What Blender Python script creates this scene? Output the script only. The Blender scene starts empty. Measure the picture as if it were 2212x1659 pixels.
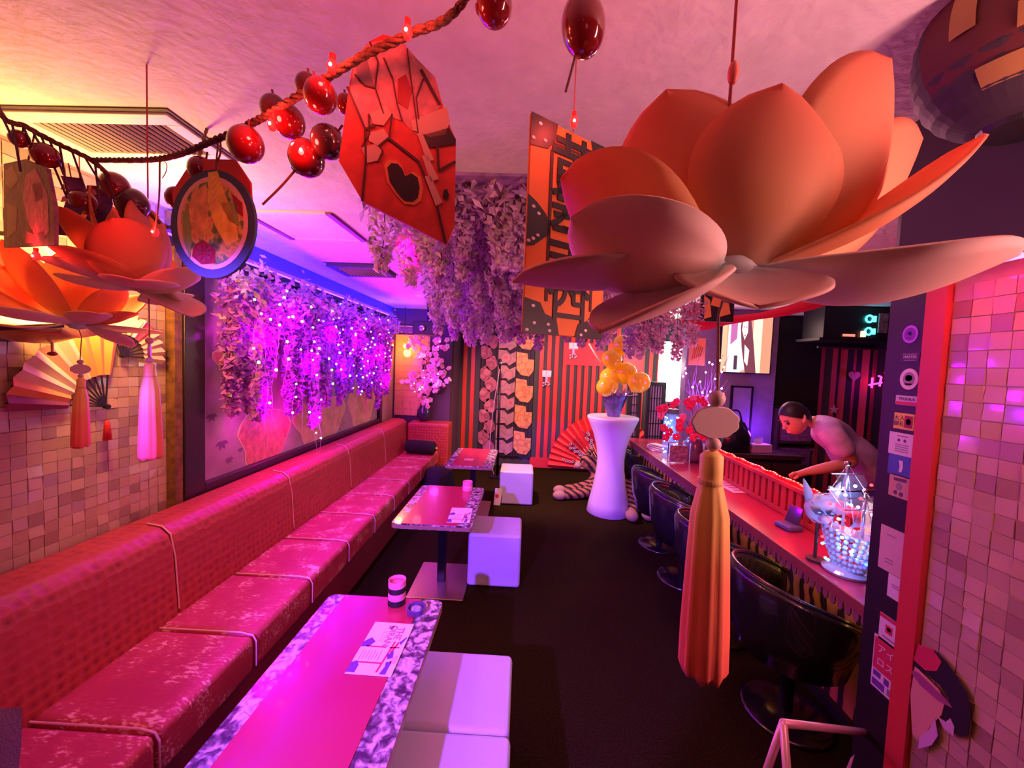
import bpy, bmesh, math, random
from mathutils import Vector, Matrix
random.seed(7)
V = Vector; PI = math.pi
scene = bpy.context.scene
COL = scene.collection
# ---------------------------------------------------------------- camera
IW, IH, FPX = 2212, 1659, 831.0
EYE = V((0, 0, 1.65))
_y, _p, _r = math.radians(1.7), math.radians(-2.9), math.radians(2.2)
FW = V((-math.sin(_y)*math.cos(_p), math.cos(_y)*math.cos(_p), math.sin(_p)))
_rt = V((math.cos(_y), math.sin(_y), 0)); _up = _rt.cross(FW)
RT = _rt*math.cos(_r) + _up*math.sin(_r)
UP = -_rt*math.sin(_r) + _up*math.cos(_r)
cd = bpy.data.cameras.new('camera'); cam = bpy.data.objects.new('camera', cd); COL.objects.link(cam)
cd.sensor_width = 36; cd.lens = FPX*36/IW; cd.clip_start = .02
cam.matrix_world = Matrix(((RT.x, UP.x, -FW.x, EYE.x), (RT.y, UP.y, -FW.y, EYE.y), (RT.z, UP.z, -FW.z, EYE.z), (0, 0, 0, 1)))
scene.camera = cam
def ray(x, y): return FW + RT*((x-IW/2)/FPX) - UP*((y-IH/2)/FPX)
def PY(x, y, Y): d = ray(x, y); return EYE + d*(Y/d.y)
def PZ(x, y, z): d = ray(x, y); return EYE + d*((z-EYE.z)/d.z)
def PX(x, y, X): d = ray(x, y); return EYE + d*(X/d.x)
# ---------------------------------------------------------------- world, exposure, big lights
w = bpy.data.worlds.new('world'); scene.world = w; w.use_nodes = True
w.node_tree.nodes['Background'].inputs[0].default_value = (.02, .008, .02, 1)
w.node_tree.nodes['Background'].inputs[1].default_value = .3
vs = scene.view_settings; vs.view_transform = 'Standard'; vs.look = 'None'; vs.exposure = 0.12; vs.gamma = 1.0; vs.use_curve_mapping = False
def light(name, kind, loc, col, energy, size=.1, target=None, angle=70, blend=.4, sy=None, parent=None):
    L = bpy.data.lights.new(name, kind); L.color = col; L.energy = energy
    if kind == 'AREA':
        L.size = size
        if sy: L.shape = 'RECTANGLE'; L.size_y = sy
    else: L.shadow_soft_size = size
    if kind == 'SPOT': L.spot_size = math.radians(angle); L.spot_blend = blend
    o = bpy.data.objects.new(name, L); COL.objects.link(o); o.location = loc
    if target is not None: o.rotation_euler = (V(target)-V(loc)).to_track_quat('-Z', 'Y').to_euler()
    if parent: o.parent = parent
    return o
PAR_V = V((-1.15, -1.2, 2.25)); FILL_P = V((-.2, -.6, 2.2)); FILL_F = V((-.3, 3.9, 2.33)); FILL_W = V((2.0, 4.4, 2.3)); FILL_M = V((-.6, 1.9, 2.34))
light('violet_beam', 'SPOT', PAR_V+V((.02, .12, -.09)), (.26, .06, 1), 1300, .03, (-.12, 2.4, .3), 36, .25)
light('pink_fill', 'SPOT', FILL_P+V((-.05, .12, -.07)), (1, .05, .14), 22, .06, (-1.35, 2.4, .5), 52, .8)  # added spot behind the viewer, brightens tables and bench
light('warm_fill', 'SPOT', FILL_F+V((.02, .1, -.05)), (1, .42, .30), 300, .05, (.6, 5.9, .3), 100, .6)  # added spot, brightens the rear wall, fan and far floor
light('magenta_fill', 'SPOT', FILL_M+V((-.02, .1, -.05)), (1, .0, .36), 62, .05, (-.95, 2.3, .4), 92, .8)  # added concealed spot, turns tables and seat magenta
light('bar_fill', 'SPOT', FILL_W+V((0, -.1, -.06)), (1, .25, .55), 75, .05, (2.2, 3.0, .9), 120, .7)  # added spot, brightens the man behind the bar
light('ceiling_fill', 'AREA', (1.08, .15, 1.99), (1, .40, .41), 23, .12, (-.2, 1.3, 2.5), sy=.9)  # added area light, brightens the ceiling in pink
# ---------------------------------------------------------------- helpers
class MB:
    def __init__(s): s.v = []; s.f = []; s.t = []; s.m = []; s.mi = 0
    def add(s, vs, fs, ts=None):
        b = len(s.v); s.v += [tuple(q) for q in vs]; s.f += [tuple(i+b for i in q) for q in fs]
        s.t += (ts if ts else [0.0]*len(vs)); s.m += [s.mi]*len(fs); return s
    def box(s, a, b):
        x0, y0, z0 = a; x1, y1, z1 = b
        return s.add([(x0,y0,z0),(x1,y0,z0),(x1,y1,z0),(x0,y1,z0),(x0,y0,z1),(x1,y0,z1),(x1,y1,z1),(x0,y1,z1)],
                     [(3,2,1,0),(4,5,6,7),(0,1,5,4),(1,2,6,5),(2,3,7,6),(3,0,4,7)])
    def bar(s, p, q, wd, ht, up=(0,0,1)):
        p = V(p); q = V(q); a = (q-p).normalized(); up = V(up)
        sd = a.cross(up)
        if sd.length < 1e-4: sd = a.cross(V((1,0,0)))
        sd.normalize(); n = sd.cross(a).normalized(); sd *= wd/2; n *= ht/2
        vs = [e+i*sd+j*n for e in (p, q) for (i, j) in ((-1,-1),(1,-1),(1,1),(-1,1))]
        return s.add(vs, [(0,1,2,3),(7,6,5,4),(0,4,5,1),(1,5,6,2),(2,6,7,3),(3,7,4,0)])
    def tube(s, pts, r, n=8, closed=False):
        pts = [V(p) for p in pts]; k = len(pts); rs = r if isinstance(r, (list, tuple)) else [r]*k
        vs = []; fs = []; pn = None
        for i, p in enumerate(pts):
            a = (pts[(i+1) % k]-pts[i-1]) if closed else (pts[min(i+1, k-1)]-pts[max(i-1, 0)])
            if a.length < 1e-9: a = V((0,0,1))
            a.normalize()
            if pn is None:
                pn = a.orthogonal().normalized()
            pn = (pn - a*pn.dot(a))
            pn = pn.normalized() if pn.length > 1e-6 else a.orthogonal().normalized()
            b = a.cross(pn)
            vs += [p + rs[i]*(math.cos(2*PI*j/n)*pn + math.sin(2*PI*j/n)*b) for j in range(n)]
        for i in range(k if closed else k-1):
            for j in range(n):
                i2 = (i+1) % k; fs.append((i*n+j, i*n+(j+1) % n, i2*n+(j+1) % n, i2*n+j))
        if not closed: fs += [tuple(range(n-1, -1, -1)), tuple((k-1)*n+j for j in range(n))]
        return s.add(vs, fs)
    def lathe(s, prof, n=24, c=(0,0,0), ax=None, sc=(1,1)):
        c = V(c); vs = []; fs = []
        Rm = V((0,0,1)).rotation_difference(V(ax).normalized()).to_matrix() if ax else Matrix.Identity(3)
        for (r, z) in prof:
            vs += [c + Rm @ V((r*sc[0]*math.cos(2*PI*j/n), r*sc[1]*math.sin(2*PI*j/n), z)) for j in range(n)]
        for i in range(len(prof)-1):
            for j in range(n): fs.append((i*n+j, i*n+(j+1) % n, (i+1)*n+(j+1) % n, (i+1)*n+j))
        if prof[0][0] > 1e-5: fs.append(tuple(range(n-1, -1, -1)))
        if prof[-1][0] > 1e-5: fs.append(tuple((len(prof)-1)*n+j for j in range(n)))
        return s.add(vs, fs)
    def sph(s, c, r, n=12, m=8, ax=None):
        rx, ry, rz = r if isinstance(r, (tuple, list)) else (r, r, r)
        c = V(c); vs = []; fs = []
        Rm = V((0,0,1)).rotation_difference(V(ax).normalized()).to_matrix() if ax else Matrix.Identity(3)
        vs.append(c+Rm @ V((0,0,-rz)))
        for i in range(1, m):
            ph = PI*i/m
            vs += [c+Rm @ V((rx*math.sin(ph)*math.cos(2*PI*j/n), ry*math.sin(ph)*math.sin(2*PI*j/n), -rz*math.cos(ph))) for j in range(n)]
        vs.append(c+Rm @ V((0,0,rz)))
        for j in range(n):
            fs.append((0, 1+(j+1) % n, 1+j)); e = len(vs)-1; b = 1+(m-2)*n; fs.append((e, b+j, b+(j+1) % n))
        for i in range(m-2):
            for j in range(n): fs.append((1+i*n+j, 1+i*n+(j+1) % n, 1+(i+1)*n+(j+1) % n, 1+(i+1)*n+j))
        return s.add(vs, fs)
    def prism(s, pts, o, u, v, t):
        """outline pts (2d) on plane o+u*x+v*y, extruded by t along u x v"""
        o = V(o); u = V(u); v = V(v); n = u.cross(v).normalized()*t; k = len(pts)
        vs = [o+u*a+v*b for a, b in pts] + [o+u*a+v*b+n for a, b in pts]
        return s.add(vs, [tuple(range(k-1, -1, -1)), tuple(range(k, 2*k))] + [(i, (i+1) % k, k+(i+1) % k, k+i) for i in range(k)])
    def mesh(s, name, mats, smooth=False):
        me = bpy.data.meshes.new(name); me.from_pydata(s.v, [], s.f)
        for m in (mats if isinstance(mats, (list, tuple)) else [mats]): me.materials.append(m)
        if len(set(s.m)) > 1: me.polygons.foreach_set('material_index', s.m)
        if smooth: me.polygons.foreach_set('use_smooth', [True]*len(me.polygons))
        if any(s.t):
            at = me.attributes.new('grad', 'FLOAT', 'POINT'); at.data.foreach_set('value', s.t)
        me.update(); return me
    def build(s, name, mats, parent=None, smooth=False, bev=0, seg=2, loc=None):
        return obj(name, s.mesh(name, mats, smooth), parent, bev, seg, loc)
def obj(name, me, parent=None, bev=0, seg=2, loc=None):
    o = bpy.data.objects.new(name, me); COL.objects.link(o)
    if parent: o.parent = parent
    if loc is not None: o.location = loc
    if bev:
        b = o.modifiers.new('bevel', 'BEVEL'); b.width = bev; b.segments = seg; b.limit_method = 'ANGLE'
        if seg > 1:
            for p in me.polygons: p.use_smooth = True
            nw = o.modifiers.new('wn', 'WEIGHTED_NORMAL'); nw.keep_sharp = False
    return o
def tag(o, label, cat, group=None):
    o['label'] = label; o['category'] = cat
    if group: o['group'] = group
    return o
def thing(name, label, cat, loc=(0,0,0), rotz=0, group=None, scale=None):
    o = bpy.data.objects.new(name, None); COL.objects.link(o); o.location = loc; o.rotation_euler = (0, 0, rotz)
    o.empty_display_size = .05
    if scale: o.scale = (scale,)*3
    return tag(o, label, cat, group)
def struct(o): o['kind'] = 'structure'; return o
def stuff(o): o['kind'] = 'stuff'; return o
def dup(root, loc=None, rotz=None, label=None, group=None, scale=None):
    def rec(o, par):
        c = o.copy(); COL.objects.link(c); c.parent = par
        for ch in list(o.children):
            rec(ch, c)
        return c
    r = rec(root, None)
    if loc is not None: r.location = loc
    if rotz is not None: r.rotation_euler = (0, 0, rotz)
    if scale: r.scale = (scale,)*3
    if label: r['label'] = label
    if group: r['group'] = group
    return r
def circ(r, n=24, r2=None, a0=0, a1=2*PI):
    r2 = r2 or r; full = abs(a1-a0-2*PI) < 1e-6
    return [(r*math.cos(a0+(a1-a0)*i/(n if full else n-1)), r2*math.sin(a0+(a1-a0)*i/(n if full else n-1))) for i in range(n)]
def heart(s):
    return [(s*.0625*16*math.sin(t)**3, s*.0625*(13*math.cos(t)-5*math.cos(2*t)-2*math.cos(3*t)-math.cos(4*t))) for t in [2*PI*i/28 for i in range(28)]]
def star(s, k=5, q=.42): return [((s if i % 2 == 0 else s*q)*math.sin(PI*i/k), (s if i % 2 == 0 else s*q)*math.cos(PI*i/k)) for i in range(2*k)]
def rect(x0, y0, x1, y1): return [(x0, y0), (x1, y0), (x1, y1), (x0, y1)]
def bez(pts, n=24):
    """Catmull-Rom through points"""
    pts = [V(p) for p in pts]; out = []
    q = [pts[0]*2-pts[1]] + pts + [pts[-1]*2-pts[-2]]
    for i in range(len(pts)-1):
        a, b, c, d = q[i:i+4]; k = max(2, n//(len(pts)-1))
        for j in range(k):
            t = j/k; out.append(.5*((2*b)+(c-a)*t+(2*a-5*b+4*c-d)*t*t+(3*b-a-3*c+d)*t**3))
    out.append(pts[-1]); return out
def text_mesh(body, size, mat, name, parent, M4, ext=.0006, align='CENTER', bold=0):
    cu = bpy.data.curves.new('lettering', 'FONT'); cu.body = body; cu.size = size; cu.extrude = ext; cu.offset = bold*size; cu.align_x = align; cu.align_y = 'CENTER'
    to = bpy.data.objects.new('lettering', cu); COL.objects.link(to)
    dg = bpy.context.evaluated_depsgraph_get(); dg.update()
    me = bpy.data.meshes.new_from_object(to.evaluated_get(dg)); bpy.data.objects.remove(to)
    me.materials.clear(); me.materials.append(mat); me.transform(M4)
    return obj(name, me, parent)
def frame4(o, u, v):
    """4x4 with x=u, y=v, z=u x v at o"""
    u = V(u).normalized(); v = V(v); n = u.cross(v).normalized(); v = n.cross(u)
    return Matrix(((u.x, v.x, n.x, o[0]), (u.y, v.y, n.y, o[1]), (u.z, v.z, n.z, o[2]), (0, 0, 0, 1)))
# ---------------------------------------------------------------- materials
MATS = {}
def M(name, col=(.5,.5,.5), rough=.5, metal=0, emit=None, es=1.0, var=0, vscale=8, bump=0, bscale=60, trans=0, alpha=1, coat=0, spec=.5):
    if name in MATS: return MATS[name]
    m = bpy.data.materials.new(name); m.use_nodes = True; nt = m.node_tree; b = nt.nodes['Principled BSDF']
    b.inputs['Base Color'].default_value = (*col, 1); b.inputs['Roughness'].default_value = rough; b.inputs['Metallic'].default_value = metal
    b.inputs['Specular IOR Level'].default_value = spec
    if coat: b.inputs['Coat Weight'].default_value = coat; b.inputs['Coat Roughness'].default_value = .05
    if emit: b.inputs['Emission Color'].default_value = (*emit, 1); b.inputs['Emission Strength'].default_value = es
    if trans: b.inputs['Transmission Weight'].default_value = trans; b.inputs['IOR'].default_value = 1.3
    if alpha < 1: b.inputs['Alpha'].default_value = alpha
    if var or bump:
        tc = nt.nodes.new('ShaderNodeTexCoord')
    if var:
        n = nt.nodes.new('ShaderNodeTexNoise'); n.inputs['Scale'].default_value = vscale; n.inputs['Detail'].default_value = 5
        r = nt.nodes.new('ShaderNodeValToRGB'); r.color_ramp.elements[0].position = .3; r.color_ramp.elements[1].position = .7
        r.color_ramp.elements[0].color = (*[c*(1-var) for c in col], 1); r.color_ramp.elements[1].color = (*[min(1, c*(1+var)) for c in col], 1)
        nt.links.new(tc.outputs['Object'], n.inputs['Vector']); nt.links.new(n.outputs['Fac'], r.inputs[0]); nt.links.new(r.outputs[0], b.inputs['Base Color'])
    if bump:
        n2 = nt.nodes.new('ShaderNodeTexNoise'); n2.inputs['Scale'].default_value = bscale; n2.inputs['Detail'].default_value = 4
        bp = nt.nodes.new('ShaderNodeBump'); bp.inputs['Strength'].default_value = bump; bp.inputs['Distance'].default_value = .01
        nt.links.new(tc.outputs['Object'], n2.inputs['Vector']); nt.links.new(n2.outputs['Fac'], bp.inputs['Height']); nt.links.new(bp.outputs[0], b.inputs['Normal'])
    MATS[name] = m; return m
def E(name, col, es): return M(name, (.02,.02,.02), .5, emit=col, es=es)
def nodes(m): return m.node_tree.nodes, m.node_tree.links, m.node_tree.nodes['Principled BSDF']
def ramp(nt, stops, const=False):
    r = nt.new('ShaderNodeValToRGB'); cr = r.color_ramp
    if const: cr.interpolation = 'CONSTANT'
    while len(cr.elements) < len(stops): cr.elements.new(.5)
    for e, (p, c) in zip(cr.elements, stops): e.position = p; e.color = (*c, 1)
    return r
def voro_mat(name, stops, scale, rough=.5, feature='F1', bump=0, const=True, dist='Distance', rand=1.0, coat=0, stretch=None):
    m = M(name, (.5,.5,.5), rough, coat=coat); N, L, b = nodes(m)
    tc = N.new('ShaderNodeTexCoord'); v = N.new('ShaderNodeTexVoronoi'); v.inputs['Scale'].default_value = scale; v.feature = feature
    v.inputs['Randomness'].default_value = rand
    if stretch:
        mp = N.new('ShaderNodeMapping'); mp.inputs['Scale'].default_value = stretch; L.new(tc.outputs['Object'], mp.inputs[0]); L.new(mp.outputs[0], v.inputs['Vector'])
    else: L.new(tc.outputs['Object'], v.inputs['Vector'])
    r = ramp(N, stops, const)
    if dist == 'Color':
        sp = N.new('ShaderNodeSeparateColor'); L.new(v.outputs['Color'], sp.inputs[0]); L.new(sp.outputs[0], r.inputs[0])
    else: L.new(v.outputs['Distance'], r.inputs[0])
    L.new(r.outputs[0], b.inputs['Base Color'])
    if bump:
        bp = N.new('ShaderNodeBump'); bp.inputs['Strength'].default_value = bump; bp.inputs['Distance'].default_value = .01
        L.new(v.outputs['Distance'], bp.inputs['Height']); L.new(bp.outputs[0], b.inputs['Normal'])
    return m
def grad_mat(name, stops, rough=.6, transl=0, var=0):
    m = M(name, (.5,.5,.5), rough); N, L, b = nodes(m)
    a = N.new('ShaderNodeAttribute'); a.attribute_name = 'grad'; r = ramp(N, stops); L.new(a.outputs['Fac'], r.inputs[0]); L.new(r.outputs[0], b.inputs['Base Color'])
    if transl:
        t = N.new('ShaderNodeBsdfTranslucent'); L.new(r.outputs[0], t.inputs[0]); mx = N.new('ShaderNodeMixShader'); mx.inputs[0].default_value = transl
        L.new(b.outputs[0], mx.inputs[1]); L.new(t.outputs[0], mx.inputs[2]); L.new(mx.outputs[0], N['Material Output'].inputs[0])
    return m
def tiger_mat(name, base, dark, scale, direction='Z', dist=6):
    m = M(name, base, .9); N, L, b = nodes(m)
    tc = N.new('ShaderNodeTexCoord'); wv = N.new('ShaderNodeTexWave'); wv.bands_direction = direction; wv.inputs['Scale'].default_value = scale
    wv.inputs['Distortion'].default_value = dist; wv.inputs['Detail'].default_value = 2.5; wv.inputs['Detail Scale'].default_value = 1.1
    r = ramp(N, [(0, dark), (.30, dark), (.38, base), (1, tuple(min(1, c*1.25) for c in base))]); L.new(tc.outputs['Object'], wv.inputs['Vector']); L.new(wv.outputs['Fac'], r.inputs[0]); L.new(r.outputs[0], b.inputs['Base Color'])
    nz = N.new('ShaderNodeTexNoise'); nz.inputs['Scale'].default_value = 180; bp = N.new('ShaderNodeBump'); bp.inputs['Strength'].default_value = .5
    L.new(tc.outputs['Object'], nz.inputs['Vector']); L.new(nz.outputs['Fac'], bp.inputs['Height']); L.new(bp.outputs[0], b.inputs['Normal'])
    return m
BLACK = M('black_paint', (.012,.010,.012), .5); BLKM = M('black_metal', (.012,.012,.014), .35, .6); BLKL = M('black_leather', (.012,.011,.014), .22, coat=.4, bump=.15, bscale=90)
RED = M('red_lacquer', (.62,.04,.035), .4); REDD = M('dark_red', (.30,.012,.02), .45); GOLD = M('gold', (.75,.48,.12), .35, .8); WOOD = M('dark_wood', (.06,.025,.02), .5, var=.3, vscale=20)
WHITE = M('white_plastic', (.8,.78,.78), .4); PAPER = M('paper', (.75,.70,.70), .7); SKIN = M('skin', (.62,.34,.24), .5); CHROME = M('chrome', (.8,.8,.82), .12, 1)
ROPE = M('rope', (.16,.075,.04), .9, bump=.8, bscale=120, var=.4, vscale=60); TWINE = M('twine', (.30,.16,.10), .9); CORDR = M('red_cord', (.45,.08,.07), .8)
CEILM = M('ceiling_plaster', (.74,.66,.62), .75, var=.08, vscale=14, bump=.5, bscale=40)
CARPET = M('carpet', (.022,.014,.004), 1.0, spec=.03, var=.5, vscale=120, bump=.6, bscale=260)
PINKL = M('pale_pink', (.75,.40,.42), .6)
# ---------------------------------------------------------------- the setting
XL, YB, ZC, XR = -1.9, 6.2, 2.4, 4.4
struct(MB().box((XL-.1, -2.6, -.1), (XR+.1, YB+.1, 0)).build('floor', CARPET))
ceiling = struct(MB().box((XL-.1, -2.6, ZC), (XR+.1, YB+.1, ZC+.1)).build('ceiling', CEILM))
DARKW = M('dark_purple_wall', (.035,.022,.035), .7, var=.3, vscale=6)
GROUT = M('grout', (.46,.30,.22), .8, var=.15)
wl = struct(MB().box((XL-.1, -2.6, 0), (XL, YB+.1, ZC)).build('wall_left', [GROUT]))
struct(MB().box((XL-.1, -2.7, 0), (XR+.1, -2.6, ZC)).build('wall_front', DARKW))
wb = struct(MB().box((XL-.1, YB, 0), (XR+.1, YB+.1, ZC)).build('wall_back', M('charcoal_wall', (.05,.05,.06), .7)))
struct(MB().box((XR, -2.6, 0), (XR+.1, YB+.1, ZC)).build('wall_far_right', DARKW))
XT = 1.25
wr = struct(MB().box((XT+.012, -2.6, 0), (XT+.25, 1.19, 1.97)).build('wall_right', GROUT))
struct(MB().box((XT, 1.25, 0), (XT+.12, 1.375, ZC)).build('pillar', M('pillar_paint', (.012,.007,.009), .45)))
struct(MB().box((XT-.008, 1.19, 0), (XT+.12, 1.25, 1.96)).build('trim_1', M('red_trim', (.55,.035,.04), .45)))
struct(MB().box((1.11, -2.6, 1.97), (XT+.5, 1.21, ZC)).build('bulkhead', M('bulkhead_paint', (.05,.03,.045), .7)))
# mosaic tiles: singly where they show largest, the rest joined
tcols = [((.52,.34,.24), .3), ((.45,.29,.21), .2), ((.58,.39,.27), .12), ((.34,.20,.15), .3)]
tmats = [M('tile_%s' % n, c, r, coat=.3) for n, (c, r) in zip(('sand', 'tan', 'cream', 'brown'), tcols)]
PT = .048
tms = []
for m in tmats:
    b = MB(); h = PT/2-.0011; b.box((-h, -h, 0), (h, h, .008)); me = b.mesh('tile', m); tms.append(me)
def tile_wall(parent, x, sign, cells, rest):
    for (y, z) in cells:
        o = bpy.data.objects.new('tile', random.choices(tms, (5, 4, 3, 2))[0]); COL.objects.link(o); o.parent = parent
        o.location = (x-sign*.004, y, z); o.rotation_euler = (random.gauss(0, .045), sign*PI/2+random.gauss(0, .045), random.gauss(0, .02))
    b = MB(); h = PT/2-.0011
    for (y, z) in rest:
        b.mi = random.choices(range(4), (5, 4, 3, 2))[0]; t = random.gauss(0, .0007); t2 = random.gauss(0, .0007)
        xs = x+sign*.004
        b.add([(xs+t, y-h, z-h), (xs-t, y+h, z-h), (xs+t2, y+h, z+h), (xs-t2, y-h, z+h)], [(0, 1, 2, 3) if sign > 0 else (3, 2, 1, 0)])
    o = stuff(b.build('tile_field', tmats, parent))
allL = [(1.98-PT*(i+.5), .80+PT*(j+.5)) for i in range(34) for j in range(33)]
one = sorted([c for c in allL if 1.30 < c[0] and c[1] < 1.99], key=lambda c: c[0]+c[1]*.02)[:300]
tile_wall(wl, XL, 1, one, [c for c in allL if c not in set(one)])
allR = [(1.185-PT*(i+.5), .01+PT*(j+.5)) for i in range(24) for j in range(40)]
one = [c for c in allR if c[0] > .93 and c[1] > .45]
one = one[:200]
tile_wall(wr, XT+.012, -1, one, [c for c in allR if c not in set(one)])
# left wall: timber post, framed gold painting
struct(MB().box((XL, 1.985, .3), (XL+.05, 2.03, ZC-.02)).build('trim_2', M('brown_timber', (.20,.09,.03), .5, var=.4, vscale=30)))
FRM = M('frame_lacquer', (.03,.014,.022), .3)
pt = thing('wall_painting', 'large gold-leaf painting in a wide dark frame behind the hanging magenta lights', 'painting', (XL, 3.4, .8))
def lp(mb, name, m, **k): o = mb.build(name, m, None, **k); o.parent = pt; o.location = (0, -3.4, -.8); o.location.x = -XL; return o
X0 = XL
lp(MB().box((X0, 2.035, .72), (X0+.06, 2.17, 2.19)), 'frame_stile', FRM, bev=.006)
lp(MB().box((X0, 4.90, .72), (X0+.06, 4.98, 2.19)), 'frame_stile', FRM, bev=.006)
lp(MB().box((X0, 2.17, .72), (X0+.06, 4.90, .885)), 'frame_rail', FRM, bev=.006)
lp(MB().box((X0, 2.17, 2.11), (X0+.06, 4.90, 2.19)), 'frame_rail', FRM, bev=.006)
lp(MB().box((X0, 2.17, .885), (X0+.02, 4.90, 2.11)), 'canvas', M('gold_canvas', (.36,.29,.22), .5, var=.25, vscale=5))
CL1 = M('painted_cloud_red', (.55,.20,.12), .5, var=.3, vscale=25); CL2 = M('painted_cloud_gold', (.60,.45,.20), .45, var=.25, vscale=12); LEAFD = M('painted_leaf', (.16,.09,.14), .6)
LINEG = M('painted_gold_line', (.75,.60,.35), .4)
def blob(cy, cz, ry, rz, k=22, a=.12): return [(cy+ry*(1+a*math.sin(3.1*t+cy*7)+a*.6*math.sin(5*t))*math.cos(t), cz+rz*(1+a*math.sin(4*t+cz*5))*math.sin(t)) for t in [2*PI*i/k for i in range(k)]]
for (y, z, ry, rz, m) in ((2.75, 1.05, .26, .22, CL1), (3.55, 1.06, .42, .24, CL2), (4.45, 1.1, .34, .28, CL2), (2.45, 1.62, .16, .10, CL1)):
    b = blob(y, z, ry, rz); b = [(yy, max(.888, zz)) for yy, zz in b]
    lp(MB().prism([(c*1.04+y*-.04, max(.887, d*1.03-z*.03)) for c, d in b], (X0+.02, 0, 0), (0,1,0), (0,0,1), .002), 'painted_outline', LINEG)
    lp(MB().prism(b, (X0+.022, 0, 0), (0,1,0), (0,0,1), .002), 'painted_cloud', m)
for (y, z, s) in ((2.26, 1.28, .05), (2.34, 1.10, .06), (2.40, .98, .04), (2.55, 1.36, .05), (2.50, 1.02, .03)):
    b = MB()
    for k in range(4):
        a = -.4-k*.75; c, d = math.cos(a), math.sin(a)
        b.prism([(y, z), (y+s*(c*.5-d*.22), z+s*(d*.5+c*.22)), (y+s*c, z+s*d), (y+s*(c*.5+d*.22), z+s*(d*.5-c*.22))], (X0+.0205, 0, 0), (0,1,0), (0,0,1), .0015)
    lp(b, 'painted_leaf', LEAFD)
# ceiling fittings
def ceil_pts(pp): return [PZ(x, y, ZC) for x, y in pp]
FR = M('vent_frame', (.70,.64,.60), .5); SLATM = M('vent_slat', (.55,.45,.38), .5); SHAD = M('vent_shadow_gap', (.06,.04,.05), .7)
def vent(x0, y0, x1, y1, label, slats, along='y', fm=FR, drop=.012):
    t = thing('ceiling_vent', label, 'vent', ((x0+x1)/2, (y0+y1)/2, ZC)); c = V(t.location)
    def pr(mb, n, m, **k): o = mb.build(n, m, t, **k); o.location = -c; return o
    z1 = ZC; z0 = ZC-drop; wdt = .055
    pr(MB().box((x0, y0, z0), (x1, y0+wdt, z1)), 'frame_rail', fm, bev=.003); pr(MB().box((x0, y1-wdt, z0), (x1, y1, z1)), 'frame_rail', fm, bev=.003)
    pr(MB().box((x0, y0+wdt, z0), (x0+wdt, y1-wdt, z1)), 'frame_rail', fm, bev=.003); pr(MB().box((x1-wdt, y0+wdt, z0), (x1, y1-wdt, z1)), 'frame_rail', fm, bev=.003)
    pr(MB().box((x0+wdt, y0+wdt, ZC-.004), (x1-wdt, y1-wdt, ZC)), 'backing', SHAD)
    b = MB(); b.box((-.0045, -(y1-y0)/2+wdt, -.004), (.0045, (y1-y0)/2-wdt, .004)); me = b.mesh('slat', SLATM)
    for i in range(slats):
        o = obj('slat', me, t); o.location = V((x0+wdt+(x1-x0-2*wdt)*(i+.5)/slats, (y0+y1)/2, z0+.004))-c; o.rotation_euler = (0, .5, 0)
    g = .016
    pr(MB().box((x0-g, y0-g, ZC-.004), (x1+g, y0, ZC)), 'shadow_gap', SHAD); pr(MB().box((x1, y0, ZC-.004), (x1+g, y1, ZC)), 'shadow_gap', SHAD)
    return t
vent(-1.72, 1.21, -1.15, 1.50, 'pale louvred ceiling vent with many thin slats near the yellow wall lamps', 18)
vent(-1.60, 3.04, -1.16, 3.40, 'dark-framed ceiling vent beyond the blank ceiling hatch', 12, fm=SHAD, drop=.03)
ht = thing('ceiling_hatch', 'blank flush ceiling hatch with slim purple edge strips', 'hatch', (-1.27, 2.2, ZC))
for n, a, b_, m in (('hatch_panel', (-1.49, 2.03, ZC-.006), (-1.06, 2.43, ZC), CEILM), ('edge_strip', (-1.52, 2.0, ZC-.012), (-1.49, 2.45, ZC), M('purple_strip', (.25,.05,.35), .5)), ('edge_strip', (-1.06, 2.0, ZC-.012), (-1.03, 2.45, ZC), MATS['purple_strip']),
                   ('edge_line', (-1.49, 2.0, ZC-.008), (-1.06, 2.015, ZC), FR), ('edge_line', (-1.49, 2.44, ZC-.008), (-1.06, 2.455, ZC), FR)):
    o = MB().box(a, b_).build(n, m, ht); o.location = -V(ht.location)
# blue LED strip along the top of the left wall
bs = thing('led_strip', 'blue glowing strip light along the top of the left wall', 'strip light', (XL+.05, 3.6, 2.24))
MB().box((-.05, -1.75, -.04), (.02, 1.75, 0)).build('channel', BLACK, bs)
MB().box((-.03, -1.72, .0), (.015, 1.72, .014)).build('glow_tube', E('blue_glow', (.012,.002,1), 130), bs)
# back wall: red slats on charcoal, plinth
def slat(x0, x1, z0=0.0, z1=ZC, y=YB, m=RED):
    o = MB().box((x0, y-.02, z0), (x1, y, z1)).build('slat', m, wb, bev=.002, seg=1); return o
xs = lambda px: PY(px, 850, YB).x
for px in (985, 1003, 1020): slat(xs(px)-.032, xs(px)+.032, 0, ZC)
for px in (1167, 1183, 1199, 1217, 1233, 1249, 1264, 1280, 1296, 1312, 1330, 1348, 1366, 1384, 1402, 1420): slat(xs(px)-.032, xs(px)+.032, .05, ZC)
struct(MB().box((xs(1150), YB-.03, 0), (xs(1435), YB, .16)).build('baseboard_back', RED))
for (a, b_, c, d) in ((1217, 1298, 742, 788), (1345, 1395, 740, 800)):
    p, q = PY(a, d, YB-.03), PY(b_, c, YB-.03); MB().box((p.x, YB-.035, p.z), (q.x, YB-.021, q.z)).build('panel', M('red_panel', (.50,.03,.05), .5), wb)
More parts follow.
